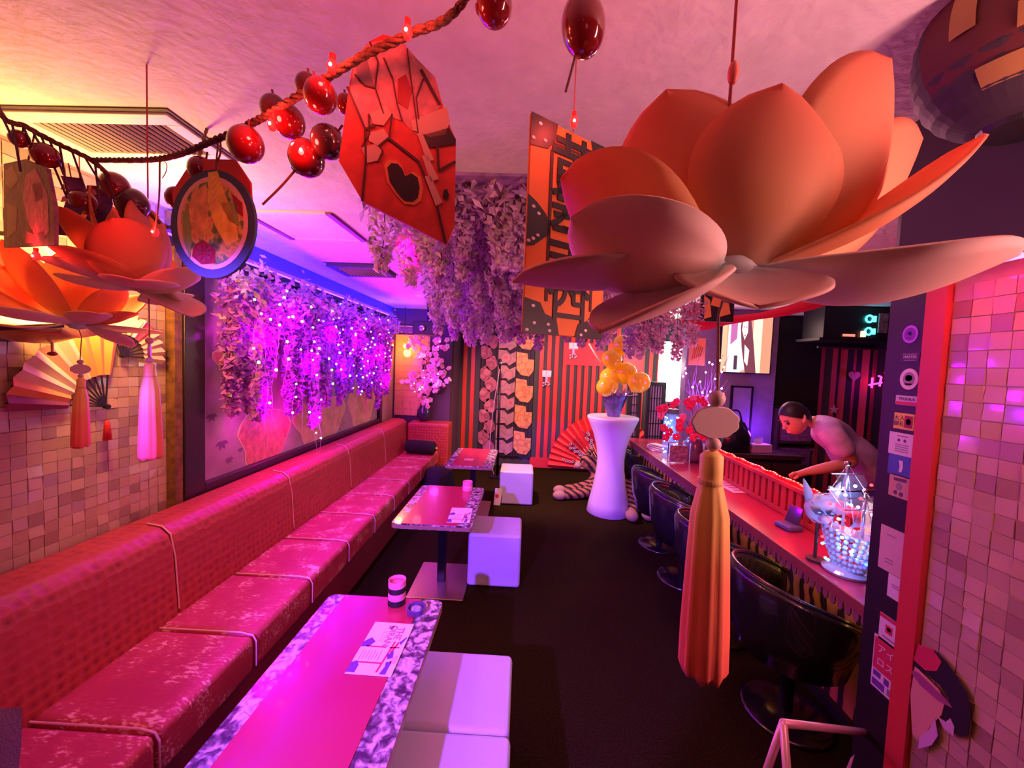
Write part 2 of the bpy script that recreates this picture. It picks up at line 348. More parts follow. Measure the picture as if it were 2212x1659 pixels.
# dark return wall at the left rear and its half wall
struct(MB().box((XL, 5.55, 0), (-1.06, 5.65, ZC)).build('wall_return', M('return_paint', (.075,.035,.085), .65)))
struct(MB().box((-1.10, 5.65, 0), (-1.04, YB, ZC)).build('wall_return_edge', MATS['return_paint']))
# bar side: TV wall, kitchen wall
PURW = M('violet_wall', (.34,.28,.42), .6, var=.12, vscale=10)
WBL = struct(MB().box((XL, 2.04, 2.3), (XL+.004, 5.55, ZC)).build('trim_3', M('blue_glow_band', (.10,.08,.25), .6)))  # wall band coloured blue so the LED strip's glow shows on it
ptv = PY(1560, 800, 4.7); ptr = PY(1676, 800, 4.7)
struct(MB().box((1.95, 4.7, 0), (ptr.x, 4.85, ZC)).build('wall_screen', PURW))
struct(MB().box((ptr.x, 5.0, 0), (XR, 5.1, ZC)).build('wall_kitchen', M('kitchen_dark', (.022,.016,.022), .7)))

ub = thing('led_bar', 'pink LED bar fixed under the dark bulkhead along the tiled wall', 'led bar', (1.16, .7, 1.955))
MB().box((-.02, -.55, 0), (.02, .45, .015)).build('channel', BLACK, ub); MB().box((-.014, -.54, -.006), (.014, .44, 0)).build('diffuser', E('magenta_bar', (1,.02,.24), 30), ub)
uw = thing('ceiling_fill_bar', 'pink light bar added out of view on the bulkhead to brighten the ceiling', 'led bar', (1.105, .15, 1.98))
MB().box((-.01, -.5, -.04), (.0, .5, .0)).build('body', BLKM, uw); MB().box((-.02, -.48, -.03), (-.01, .48, -.02)).build('lens_strip', E('fill_bar_lens', (1,.34,.46), 2), uw)  # housing made up for the added ceiling light
# ---------------------------------------------------------------- banquette
SEATM = M('seat_velvet', (.56,.07,.10), .55); N, L, b = nodes(SEATM)
tc = N.new('ShaderNodeTexCoord'); n1 = N.new('ShaderNodeTexNoise'); n1.inputs['Scale'].default_value = 9; n1.inputs['Detail'].default_value = 3
n2 = N.new('ShaderNodeTexNoise'); n2.inputs['Scale'].default_value = 95; n2.inputs['Detail'].default_value = 3
mp = N.new('ShaderNodeMapping'); mp.inputs['Scale'].default_value = (.45, 1.3, 1); L.new(tc.outputs['Object'], mp.inputs[0]); L.new(mp.outputs[0], n2.inputs['Vector'])
mu = N.new('ShaderNodeMath'); mu.operation = 'MULTIPLY'; L.new(tc.outputs['Object'], n1.inputs['Vector']); L.new(n1.outputs['Fac'], mu.inputs[0]); L.new(n2.outputs['Fac'], mu.inputs[1])
r = ramp(N, [(.20, (.42,.03,.06)), (.31, (.48,.06,.08)), (.38, (.78,.40,.36))]); L.new(mu.outputs[0], r.inputs[0]); L.new(r.outputs[0], b.inputs['Base Color'])
BACKM = voro_mat('back_quilt', [(0, (.14,.008,.012)), (.22, (.33,.03,.035)), (.5, (.42,.05,.045))], 26, .45, bump=.5, const=False, rand=.35)
sofa = thing('banquette', 'long red upholstered banquette bench with quilted backrest along the left wall', 'bench', (-1.5, 2.8, 0))
SO = V((-1.5, 2.8, 0))
def sp(mb, n, m, par=sofa, **k): o = mb.build(n, m, par, **k); o.location = -SO if par is sofa else (0,0,0); return o
y0s, y1s = .25, 5.2
ys = [y0s+.45*i for i in range(12)]
for a, c in zip(ys, ys[1:]+[]):
    sp(MB().box((-1.66, a+.004, .26), (-1.13, c-.004, .425)), 'seat_cushion', SEATM, bev=.028, seg=4)
for a in ys[1:-1]:
    sp(MB().tube([(-1.60, a, .424), (-1.2, a, .427), (-1.145, a, .418), (-1.13, a, .39), (-1.13, a, .28)], .0035, 6), 'piping', PINKL)
yb = [.25, .80, 1.70, 2.60, 3.50, 4.40, 5.30]
for a, c in zip(yb, yb[1:]):
    mb = MB(); pr = [(-1.565, .40), (-1.59, .74), (-1.61, .80), (-1.65, .835), (-1.72, .845), (-1.82, .84), (-1.835, .80), (-1.835, .40)]
    mb.prism([(x, z) for x, z in pr], (0, c-.002, 0), (1,0,0), (0,0,1), c-a-.004)
    sp(mb, 'backrest', BACKM, bev=.012, seg=3)
for a in yb[1:-1]:
    sp(MB().tube([(-1.57, a, .45), (-1.588, a, .70), (-1.61, a, .803), (-1.65, a, .838), (-1.72, a, .848)], .0035, 6), 'piping', PINKL)
sp(MB().box((-1.835, y0s, .0), (-1.17, y1s, .27)), 'base', M('base_fabric_shade', (.20,.012,.03), .6))  # same bench fabric, its shade under the seat put into the colour
sp(MB().box((-1.13-.44, 5.2, .0), (-1.0, 5.5, .80)), 'end_backrest', BACKM, bev=.03, seg=3)
# cushions and clutter on the bench
cu = thing('bolster', 'black plush bolster lying at the far end of the red bench', 'cushion', (-1.32, 4.98, .425))
MB().lathe([(0, -.20), (.06, -.2), (.085, -.18), (.09, 0), (.085, .18), (.06, .2), (0, .2)], 20, (0, 0, .095), (1, -.15, 0)).build('cover', M('black_plush', (.015,.008,.014), .95, bump=1, bscale=120), cu, smooth=True)
MB().sph((.215, -.03, .09), .02, 8, 6).build('button', GOLD, cu, smooth=True)
cp = thing('throw_cushion', 'purple square cushion with a gilt corner standing on the near end of the bench', 'cushion', (-1.42, .86, .425))
mb = MB(); k = 10; vs = []; fs = []
for s_ in (1, -1):
    for i in range(k+1):
        for j in range(k+1):
            u, v_ = i/k*2-1, j/k*2-1; vs.append((u*.15*(1-.06*v_*v_), s_*.055*((1-u*u)*(1-v_*v_))**.45, .14+v_*.14*(1-.06*u*u)))
n_ = (k+1)**2
for s_ in (0, 1):
    for i in range(k):
        for j in range(k):
            q = (s_*n_+i*(k+1)+j, s_*n_+(i+1)*(k+1)+j, s_*n_+(i+1)*(k+1)+j+1, s_*n_+i*(k+1)+j+1); fs.append(q if s_ == 0 else q[::-1])
mb.add(vs, fs); o = mb.build('cover', M('purple_fabric', (.22,.12,.32), .8, bump=.6, bscale=200), cp, smooth=True); o.rotation_euler = (-.15, 0, .25)
MB().lathe([(0, 0), (.012, .004), (.016, .018), (.006, .03), (0, .032)], 10, (-.02, -.06, .26)).build('gilt_finial', GOLD, cp, smooth=True)
bk = thing('floor_pouf', 'black fur pouf on the floor between bench and far red table', 'pouf', (-.98, 4.55, 0))
MB().lathe([(0, 0), (.15, 0), (.19, .06), (.2, .18), (.18, .3), (.12, .37), (0, .39)], 24).build('body', MATS['black_plush'], bk, smooth=True)
MB().lathe([(0, .385), (.016, .388), (.012, .4), (0, .402)], 10).build('button', BLACK, bk)
# ---------------------------------------------------------------- red tables
TERR = M('terrazzo', (.5,.4,.4), .2, coat=.4); N, L, b = nodes(TERR)
tc = N.new('ShaderNodeTexCoord'); nz = N.new('ShaderNodeTexNoise'); nz.inputs['Scale'].default_value = 34; nz.inputs['Detail'].default_value = 3; nz.inputs['Distortion'].default_value = .6
r = ramp(N, [(.36, (.05,.02,.05)), (.45, (.14,.08,.11)), (.52, (.34,.24,.27)), (.60, (.62,.50,.50))]); L.new(tc.outputs['Object'], nz.inputs['Vector']); L.new(nz.outputs['Fac'], r.inputs[0]); L.new(r.outputs[0], b.inputs['Base Color'])
REDT = M('red_laminate', (.46,.02,.07), .22, coat=.3); EDGE = M('table_edge', (.30,.16,.12), .35)
def table(x0, y0, x1, y1, label):
    c = V(((x0+x1)/2, (y0+y1)/2, 0)); t = thing('low_table', label, 'table', c, 0, 'red-topped tables along the bench')
    hx, hy = (x1-x0)/2, (y1-y0)/2
    rr = .03; pts = []
    for (sx, sy, a) in ((1, 1, 0), (-1, 1, PI/2), (-1, -1, PI), (1, -1, 1.5*PI)):
        pts += [(sx*(hx-rr)+rr*math.cos(a+q*PI/8), sy*(hy-rr)+rr*math.sin(a+q*PI/8)) for q in range(5)]
    MB().prism(pts, (0,0,.565), (1,0,0), (0,1,0), .033).build('tabletop', TERR, t)
    mb = MB(); pe = [(a*1.004, b_*1.004) for a, b_ in pts]; mb.prism(pe, (0,0,.568), (1,0,0), (0,1,0), .022); mb.build('edge_band', EDGE, t)
    MB().box((-hx+.065, -hy+.003, .5975), (hx-.095, hy-.003, .6005)).build('red_inlay', REDT, t)
    MB().box((-.03, -.03, .012), (.03, .03, .56)).build('column', BLKM, t, bev=.006)
    MB().box((-.10, -.25, .55), (.10, .25, .565)).build('support_plate', BLKM, t)
    MB().box((-.20, -.24, 0), (.20, .24, .014)).build('base_plate', M('base_steel', (.35,.22,.22), .3, .8), t, bev=.004, seg=1)
    return t
table(-.82, .83, -.315, 1.64, 'red-topped table with a tall striped tumbler and an ashtray on it')
table(-.82, 2.41, -.295, 3.20, 'red-topped table with a menu card at its edge and a pink candle cup')
table(-.77, 3.86, -.28, 4.68, 'red-topped table standing before the floral kimono cloths')
# things on the tables
def cupthing(name, label, loc, r, h, body, bands, inner):
    t = thing(name, label, 'cup', loc)
    MB().lathe([(0, 0), (r*.96, 0), (r, .004), (r, h), (r*.92, h), (r*.90, h*.80), (0, h*.79)], 28).build('body', body, t, smooth=False)
    for z0, z1, m in bands: MB().lathe([(r*1.012, z0*h), (r*1.015, z0*h+.001), (r*1.015, z1*h-.001), (r*1.012, z1*h)], 28).build('band', m, t)
    MB().lathe([(r*.90, h*.81), (r*.905, h*.86), (r*.5, h*.83), (0, h*.82)], 28).build('filling', inner, t, smooth=True)
    return t
GLS = M('frosted_pink', (.80,.25,.38), .3, alpha=.95)
cupthing('tumbler', 'pink tumbler with two broad black bands on the granite-edged table', PZ(852, 1312, .6)+V((0,.03,.001)), .037, .105, GLS, ((.0, .24, BLACK), (.52, .74, BLACK)), M('pink_liquid', (.75,.15,.30), .15, coat=.5))
cupthing('candle_cup', 'plain pink candle cup beside a menu on the table', PZ(1009, 1061, .6)+V((0,.02,.001)), .040, .075, M('pink_candle', (.85,.22,.38), .35), ((.40, .55, M('pink_band', (.9,.4,.5), .4)),), M('candle_wax', (.85,.35,.45), .5))
a = thing('ashtray', 'small dark glass ashtray beside the black-banded tumbler', 'ashtray', PZ(899, 1322, .6)+V((0,0,.001)))
MB().lathe([(0, 0), (.036, 0), (.040, .004), (.040, .022), (.034, .022), (.030, .008), (0, .007)], 12).build('bowl', M('smoke_glass', (.10,.05,.16), .1, coat=.6), a)
MB().sph((0, 0, .012), (.024, .024, .010), 12, 6).build('stones', M('grey_pebbles', (.45,.35,.5), .4, bump=1, bscale=200, var=.5, vscale=120), a, smooth=True)
mt = thing('name_tag', 'small pink card lying on the far red table', 'card', PZ(1013, 993, .6)+V((0,0,.001)))
MB().box((-.05, -.03, 0), (.05, .03, .002)).build('card', PINKL, mt); MB().box((-.042, -.008, .002), (.042, .004, .0026)).build('printed_line', RED, mt)
PURP = M('print_purple', (.14,.04,.30), .5); PRNR = M('print_red', (.60,.02,.10), .5); PRNT = M('print_text', (.45,.12,.22), .6); PEACH = M('print_peach', (.80,.42,.30), .5)
def menu(corners, z, label, detail=True):
    p = [PZ(x, y, z) for x, y in corners]   # tl, tr, br, bl : tl/tr far edge
    o_ = (p[0]+p[1]+p[2]+p[3])/4; u = ((p[1]-p[0])+(p[2]-p[3])).normalized(); wd = ((p[1]-p[0]).length+(p[2]-p[3]).length)/2
    v = V((0,0,1)).cross(u); hg = ((p[0]-p[3]).length+(p[1]-p[2]).length)/2
    t = thing('menu_card', label, 'menu', o_+V((0,0,.0008)), 0, None); ang = math.atan2(u.y, u.x); t.rotation_euler = (0, 0, ang)
    hw, hh = wd/2, hg/2
    MB().box((-hw, -hh, 0), (hw, hh, .0016)).build('card', M('menu_paper', (.82,.72,.78), .35), t)
    def dec(pts, m, n='print', e=.0016):
        MB().prism([(a*hw, b_*hh) for a, b_ in pts], (0,0,e), (1,0,0), (0,1,0), .0004).build(n, m, t)
    dec([(-1, .15), (-.72, .33), (-.45, .18), (-.62, -.02), (-1, -.05)], PURP); dec(rect(-.75, -.04, .2, .01), PRNR); dec(rect(-.75, -.62, .3, -.57), PRNR)
    dec([(.25, -.9), (.34, -.9), (.52, .22), (.44, .22)], PRNR); dec([(.46, -.2), (.56, -.2), (.72, .2), (.62, .2)], PRNR); dec([(.35, .0), (.80, .03), (.80, -.02), (.35, -.05)], PRNR)
    dec([(-1, -.62), (-.78, -.55), (-.62, -.70), (-.62, -.95), (-1, -.95)], PURP); dec([(.45, -.95), (.55, -.7), (.5, -.55), (.75, -.5), (.72, -.95)], PURP); dec([(.4, -.3), (.62, -.12), (.72, -.38), (.5, -.45)], PURP)
    dec([(.62, -.48), (.78, -.30), (.96, -.28), (.95, -.55), (.75, -.62)], PEACH); dec([(.70, .20), (.92, .42), (.96, .40), (.80, .1)], MATS['print_purple'], e=.0021)
    for i in range(7): dec(rect(-.78+.14*i, -.52+.03*(i % 3), -.75+.14*i, -.14-.05*(i % 2)), PRNT)
    if detail:
        # lettering runs along the long side
        for txt, s, x, y in (('THE', .46, .46, .56), ('OIRAN', .46, .10, .44)):
            text_mesh(txt, s*hw, PRNT, 'lettering', t, frame4((x*hw, y*hh, .0018), (0,-1,0), (1,0,0)), .0002, bold=.02)
        dec(rect(.64, .15, .66, .80), PRNT); dec(rect(-.14, .16, -.12, .62), PRNT); dec(rect(-.28, .20, -.26, .62), PRNT); dec(rect(-.16, .72, -.05, .86), PRNT); dec(rect(-.02, .72, .09, .86), PRNT)
    return t
menu([(814, 1344), (893, 1350), (846, 1463), (741, 1456)], .6015, 'white menu card lettered THE OIRAN on the table with the tumbler')
menu([(979, 1098), (1025, 1098), (1010, 1131), (962, 1128)], .6015, 'white menu card on the table with the pink candle cup', False)
fc = thing('floor_card', 'pink printed card leaning against the far white cube stool', 'card', (-.245, 4.42, 0))
o = MB().box((-.05, -.002, 0), (.03, .002, .20)).build('card', PAPER, fc); o.rotation_euler = (0, .08, 0); o = MB().prism(circ(.022, 12), (-.012, -.0025, .11), (1,0,0), (0,0,1), .001).build('print', PRNR, fc)
# ---------------------------------------------------------------- white cube stools
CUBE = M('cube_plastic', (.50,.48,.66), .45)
def cube(x0, y0, s, d, label):
    t = thing('cube_stool', label, 'stool', (x0+s/2, y0+d/2, 0), 0, 'white cube stools')
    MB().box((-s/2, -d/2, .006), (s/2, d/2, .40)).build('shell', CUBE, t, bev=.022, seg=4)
    MB().box((-s/2+.03, -d/2+.03, 0), (s/2-.03, d/2-.03, .012)).build('base', BLACK, t)
cube(-.39, 1.248, .39, .358, 'white cube stool pushed up to the near table by the ashtray end')
cube(-.385, .868, .39, .375, 'white cube stool in the pair beside the near table, away from the ashtray')
cube(-.36, 2.75, .39, .36, 'white cube stool beside the table with the candle cup')
cube(-.235, 4.44, .395, .38, 'white cube stool in front of the orange kimono cloth')
# ---------------------------------------------------------------- hourglass table, balloons
hg = thing('cocktail_table', 'tall white hourglass cocktail table carrying yellow balloons', 'table', (1.03, 4.38, 0))
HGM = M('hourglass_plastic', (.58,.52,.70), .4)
prof = [(.0, 0), (.235, 0), (.245, .01), (.225, .12), (.185, .30), (.155, .50), (.150, .62), (.165, .75), (.205, .90), (.26, 1.03), (.285, 1.085), (.285, 1.10)]
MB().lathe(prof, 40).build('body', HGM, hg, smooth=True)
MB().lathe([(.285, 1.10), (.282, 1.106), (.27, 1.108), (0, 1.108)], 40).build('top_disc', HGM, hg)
bq = thing('balloon_bouquet', 'bunch of yellow balloons in a blue foil-wrapped pot on the hourglass table', 'balloons', (1.03, 4.36, 1.109))
FOIL = M('blue_foil', (.16,.12,.42), .25, .7, bump=1, bscale=40, var=.5, vscale=10)
MB().lathe([(0, 0), (.07, 0), (.085, .05), (.12, .16), (.15, .24), (.13, .27), (.06, .26), (0, .26)], 14).build('pot', FOIL, bq)
mb = MB()
for i in range(14):
    a = 2*PI*i/14; mb.add([(.11*math.cos(a), .11*math.sin(a), .2), (.19*math.cos(a+.2), .19*math.sin(a+.2), .33), (.14*math.cos(a+.45), .14*math.sin(a+.45), .22)], [(0,1,2)])
mb.build('wrapping', M('mauve_wrap', (.40,.22,.45), .3), bq)
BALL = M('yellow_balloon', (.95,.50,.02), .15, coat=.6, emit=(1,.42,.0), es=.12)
base_c = V(bq.location)
for (px, py, r_, Y) in ((1344, 746, .118, 4.42), (1322, 776, .113, 4.34), (1317, 815, .112, 4.44), (1351, 806, .128, 4.42), (1311, 836, .116, 4.30), (1380, 826, .122, 4.28)):
    c = PY(px, py, Y)-base_c
    o = MB().lathe([(0, -1.15), (.06, -1.15), (.03, -1.08), (.30, -.93), (.72, -.66), (.97, -.2), (1, .1), (.9, .45), (.62, .78), (.3, .95), (0, 1)], 20).build('balloon', BALL, bq, smooth=True)
    o.location = c; o.scale = (r_,)*3; d = (c-V((0, 0, .2))).normalized(); o.rotation_euler = V((0,0,1)).rotation_difference((d+V((0,0,.6))).normalized()).to_euler()
    MB().tube([V((0,0,.22)), c-V((0,0,r_*1.1))], .003, 5).build('stick', WHITE, bq)
# ---------------------------------------------------------------- bar counter
bar = thing('bar_counter', 'red-topped bar counter with tiger-stripe front running down the right side', 'counter', (1.6, 3.0, 0)); BO = V((1.6, 3.0, 0))
def bp_(mb, n, m, **k): o = mb.build(n, m, bar, **k); o.location = -BO; return o
yb0, yb1 = 1.46, 5.05
bp_(MB().box((1.39, yb0, .71), (1.95, yb1, .75)), 'countertop', M('counter_red', (.42,.03,.08), .25, coat=.3), bev=.006)
bp_(MB().box((1.375, yb0, .705), (1.39, yb1, .756)), 'edge_band', M('counter_edge', (.28,.07,.07), .35), bev=.003, seg=1)
b = MB()
for i in range(90):
    y = yb0+.02+i*.0395
    b.prism([(-.014, 0), (.014, 0), (.014, -.03), (.006, -.045), (-.006, -.045), (-.014, -.03)], (1.392, y, .706), (0,-1,0), (0,0,1), .006)
b.v; stuff(bp_(b, 'scalloped_trim', M('trim_rose', (.30,.10,.13), .5)))
bp_(MB().box((1.60, yb0, 0), (1.64, yb1, .71)), 'front_panel', tiger_mat('tiger_fabric', (.55,.26,.06), (.03,.012,.01), 3.2, 'Y', 7))
bp_(MB().box((1.64, yb0, .0), (1.68, yb1, .70)), 'inner_panel', WOOD)
bp_(MB().box((1.57, yb0, 0), (1.605, yb1, .05)), 'kick_board', BLACK)
ep = thing('end_panel', 'dark wooden end panel closing the bar counter beside the sticker pillar', 'panel', (1.42, 1.42, 0))
MB().box((-.08, -.035, 0), (.55, .03, .99)).build('board', WOOD, ep, bev=.004); MB().box((-.09, -.04, .99), (.56, .034, 1.005)).build('cap', WOOD, ep, bev=.003)
us = thing('counter_fill', 'warm strip light added under the bar counter lip to brighten its front', 'strip light', (1.52, 3.2, .705))
MB().box((-.012, -1.7, -.012), (.012, 1.8, 0)).build('channel', BLACK, us); MB().box((-.008, -1.69, -.016), (.008, 1.79, -.012)).build('diffuser', E('warm_fill_strip', (1,.42,.12), 7), us)  # added strip, lifts the dark tiger-stripe front
# red balustrade with LED rope
rl = thing('balustrade', 'red slotted balustrade standing on the bar counter', 'railing', (1.72, 2.6, .751)); RO = V(rl.location)
ry0, ry1 = 1.85, 3.42
REDL = M('rail_red', (.55,.05,.06), .35)
def rp(mb, n, m, **k): o = mb.build(n, m, rl, **k); o.location = -RO; return o
rp(MB().box((1.70, ry0, .751), (1.74, ry1, .785)), 'bottom_rail', REDL, bev=.003, seg=1); rp(MB().box((1.695, ry0, .935), (1.745, ry1, .965)), 'top_rail', REDL, bev=.003, seg=1)
rp(MB().box((1.722, ry0, .785), (1.732, ry1, .935)), 'back_board', M('rail_back', (.30,.02,.04), .5))
n_ = 22; me = MB().box((-.012, -.022, 0), (.012, .022, .152)).mesh('baluster', REDL)
for i in range(n_+1):
    o = obj('baluster', me, rl, .003, 1); o.location = V((1.712, ry0+.025+(ry1-ry0-.05)*i/n_, .784))-RO
lr = thing('led_rope', 'glowing red LED rope laid along the top of the balustrade', 'rope light', (1.72, 2.6, .966)); LO = V(lr.location)
pts = [V((1.72+.006*math.sin(i*1.3), ry0+(ry1-ry0)*i/60, .977+.004*math.sin(i*.9)))-LO for i in range(61)]
MB().tube(pts, .012, 8).build('tube', M('red_tube', (.5,.01,.01), .3, emit=(1,.0,.0), es=3.5), lr, smooth=True)
me = MB().sph((0,0,0), .0045, 8, 6).mesh('diode', E('red_diode', (1,.30,.12), 5))
for i in range(1, 60):
    if 3 < i: o = obj('diode', me, lr); o.location = pts[i]+V((-.004, 0, .009))
for yy in (2.0, 2.45, 2.9, 3.3): light('rope_glow', 'POINT', (1.70, yy, 1.02), (1, .02, .015), 3.0, .03)
# ---------------------------------------------------------------- tub chairs
def tub_chair(label):
    t = thing('tub_chair', label, 'chair', (0,0,0), 0, 'black tub chairs at the bar counter')
    A = 118; n = 28; vs = []; fs = []; rows = 6
    ring = []
    for i in range(n+1):
        a = math.radians(180-A+2*A*i/n)          # back points to -x
        k = abs(i/n*2-1); top = .72-.13*k**2.2; ro = .285; ri = .235
        prof = [(ri-.03, .36), (ri, .52), (ri+.005, top-.02), (ri+.02, top), (ro-.01, top), (ro, top-.02), (ro-.015, .5), (ro-.06, .33), (ri-.03, .33)]
        ring.append([(r_*math.cos(a), r_*math.sin(a), z) for r_, z in prof])
    m = len(ring[0])
    for r_ in ring: vs += r_
    for i in range(n):
        for j in range(m): fs.append((i*m+j, i*m+(j+1) % m, (i+1)*m+(j+1) % m, (i+1)*m+j))
    fs += [tuple(range(m-1, -1, -1)), tuple(n*m+j for j in range(m))]
    MB().add(vs, fs).build('shell', BLKL, t, smooth=True)
    tp = []
    for i in range(n+1):
        a = math.radians(180-A+2*A*i/n); k = abs(i/n*2-1); tp.append((.262*math.cos(a), .262*math.sin(a), .722-.13*k**2.2))
    MB().tube(tp, .012, 8).build('rim_piping', BLKL, t, smooth=True)
    MB().lathe([(0, .36), (.19, .36), (.215, .38), (.22, .42), (.20, .445), (0, .45)], 28).build('seat', BLKL, t, smooth=True)
    MB().lathe([(.03, .02), (.03, .33), (.12, .345), (0, .35)], 16).build('column', BLKM, t)
    MB().lathe([(0, 0), (.19, 0), (.195, .008), (.18, .018), (.05, .03), (0, .032)], 28).build('base', M('chair_base', (.10,.08,.09), .2, .9), t, smooth=True)
    return t
ch = tub_chair('black leather tub chair drawn up to the counter end by the sticker pillar'); ch.location = (1.34, 1.84, 0)
for y, x, lb in ((2.44, 1.30, 'black leather tub chair directly behind the hanging orange tassel'), (3.02, 1.32, 'black leather tub chair at the counter opposite the white papers'),
              (3.60, 1.34, 'black leather tub chair, second along from the lattice screen end of the counter'), (4.88, 1.36, 'black leather tub chair at the lattice screen end of the counter')):
    dup(ch, (x, y, 0), random.uniform(-.12, .12), lb)
# ---------------------------------------------------------------- items on the counter
pp = thing('paper_sheet', 'white printed sheets lying on the bar counter', 'paper', PZ(1592, 1052, .751)+V((0,0,.001)), .1)
MB().box((-.13, -.15, 0), (.13, .17, .002)).build('sheet', PAPER, pp)
for i in range(4): MB().box((-.09, -.10+.06*i, .002), (.08, -.085+.06*i, .0024)).build('printed_line', PURP, pp)
tr = thing('paper_tray', 'heap of pink napkins at the lattice screen end of the counter', 'napkins', (1.56, 4.35, .751))
for i in range(4):
    o = MB().box((-.11, -.10, 0), (.11, .10, .012)).build('napkin', M('napkin_pink', (.85,.55,.50), .7), tr, bev=.003, seg=1); o.location = (.01*i, .015*i, .012*i); o.rotation_euler = (.03*i, .04*i, .3*i)
ph = thing('counter_device', 'small blue box with a dark upright panel lying on the bar counter', 'device', PZ(1722, 1142, .751)+V((-.05,0,0)), .2)
MB().box((-.05, -.055, 0), (.05, .055, .028)).build('body', M('steel_blue', (.10,.12,.30), .3), ph, bev=.01, seg=3); o = MB().box((-.005, -.045, .02), (.005, .045, .13)).build('glass_panel', M('dark_glass', (.06,.04,.06), .1, coat=.5), ph, bev=.003); o.rotation_euler = (0, .3, 0); o.location = (.02, .01, 0)
# crystal ship with LEDs
SHP = PZ(1826, 1236, .752)
shp = thing('crystal_ship', 'crystal bead sailing ship lit by blue, white and red LEDs on the counter', 'ornament', SHP, .15)
CRY = M('crystal', (.60,.70,.95), .08, coat=.5, alpha=.85); WIRE = M('silver_wire', (.75,.75,.85), .2, .9)
MB().lathe([(0, 0), (.085, 0), (.09, .012), (.075, .022), (.04, .03), (0, .03)], 24).build('stand', M('acrylic', (.45,.40,.55), .1, coat=.4), shp)
mb = MB()
for j in range(7):
    z = .03+.026*j; wdt = .055*math.sin(.6+.16*j*1.1); ln = .075+.012*j
    for i in range(22):
        a = 2*PI*i/22; x = wdt*math.cos(a); y = ln*math.sin(a)*(1 if math.sin(a) < 0 else .85); mb.sph((x, y, z+.012*abs(math.sin(a))**3), .0105, 6, 4)
stuff(mb.build('hull', CRY, shp, smooth=True))
MB().prism([(x, y) for x, y in circ(.052, 20, .13)], (0, 0, .185), (1,0,0), (0,1,0), .006).build('deck', CRY, shp)
for (y, h) in ((-.06, .40), (.03, .50), (.10, .36)):
    MB().tube([(0, y, .19), (0, y, h)], .006, 8).build('mast', WIRE, shp, smooth=True)
    for q in (.6, .85):
        z = .19+(h-.19)*q; MB().tube([(-.10*(1.25-q*.5), y, z), (.10*(1.25-q*.5), y, z)], .004, 6).build('yard', WIRE, shp)
    MB().sph((0, y, h), .013, 10, 6).build('finial', CHROME, shp, smooth=True)
    mb = MB(); s_ = .085
    for q0, q1 in ((.25, .58), (.62, .84)):
        za, zb = .19+(h-.19)*q0, .19+(h-.19)*q1; vs = []; fs = []
        for i in range(7):
            for j in range(5):
                vs.append(((i/6*2-1)*s_*(1-.15*j/4), y-.012-.03*math.sin(PI*j/4)*math.cos((i/6-.5)*2), za+(zb-za)*j/4))
        for i in range(6):
            for j in range(4): fs.append((i*5+j, (i+1)*5+j, (i+1)*5+j+1, i*5+j+1))
        mb.add(vs, fs)
    mb.build('sail', M('sail_film', (.55,.60,.85), .3, alpha=.35), shp, smooth=True)
mb = MB()
for a_, b_ in (((0, -.21, .22), (0, -.06, .40)), ((0, -.06, .40), (0, .03, .50)), ((0, .03, .50), (0, .10, .36)), ((0, .10, .36), (0, .15, .22)), ((-.06, .03, .2), (0, .03, .48)), ((.06, .03, .2), (0, .03, .48)), ((-.06, -.06, .2), (0, -.06, .38)), ((.06, -.06, .2), (0, -.06, .38)), ((-.09, -.06, .3), (-.09, .03, .38)), ((.09, -.06, .3), (.09, .03, .38))):
    mb.tube([a_, b_], .0022, 5)
mb.build('rigging', WIRE, shp); MB().tube([(0, -.12, .19), (0, -.22, .225)], .005, 6).build('bowsprit', WIRE, shp)
LB, LW, LR, LC = E('led_blue', (.02,.06,1), 14), E('led_white', (.75,.9,1), 14), E('led_red', (1,.02,.03), 9), E('led_cyan', (.08,.6,1), 8)
lm = [MB().sph((0,0,0), .0065, 8, 6).mesh('led', m) for m in (LB, LW, LR, LC)]
for i in range(46):
    o = obj('led', random.choices(lm, (5, 4, 3, 3))[0], shp); a = random.random()*2*PI; z = random.choice((.05, .09, .13, .18, .22, .3, .37, .42)); s_ = .07 if z < .2 else .055
    o.location = (s_*math.cos(a)*1.05, s_*1.5*math.sin(a), z)
light('ship_glow', 'POINT', SHP+V((-.11, -.12, .18)), (.16, .32, 1), 1.5, .05); light('ship_glow', 'POINT', SHP+V((0, 0, .42)), (.3, .45, 1), .7, .05)
# fox mask, paper lantern, purple bottle beside the ship
fx = thing('fox_mask', 'white fox mask with pointed ear and dark eye patches beside the crystal ship', 'mask', SHP+V((-.06, .10, .0)), -.2)
FXW = M('mask_white', (.70,.70,.85), .4)
MB().lathe([(0, -.062), (.03, -.058), (.056, -.03), (.066, .01), (.058, .045), (.034, .07), (0, .078)], 20, (0, 0, .25), (0, 0, 1), (1, .6)).build('face', FXW, fx, smooth=True)
for s_ in (-1, 1): MB().lathe([(.024, 0), (.018, .05), (.006, .10), (0, .112)], 8, (.042*s_, 0, .295), (.35*s_, 0, 1), (1, .5)).build('ear', FXW, fx, smooth=True)
MB().lathe([(.022, 0), (.016, .03), (0, .045)], 10, (0, -.03, .225), (0, -1, -.25)).build('muzzle', FXW, fx, smooth=True)
for s_ in (-1, 1):
    MB().prism([(-.024, .008), (.004, .016), (.022, .004), (.010, -.012), (-.014, -.008)], (.026*s_, -.043, .252), (1,0,0), (0,0,1), .006).build('eye_patch', M('mask_dark', (.06,.05,.10), .4), fx)
    MB().prism(circ(.007, 10, .004), (.026*s_, -.050, .254), (1,0,0), (0,0,1), .002).build('eye', WHITE, fx)
    MB().bar((.04*s_, -.03, .21), (.02*s_, -.045, .20), .004, .004).build('whisker_mark', PRNR, fx)
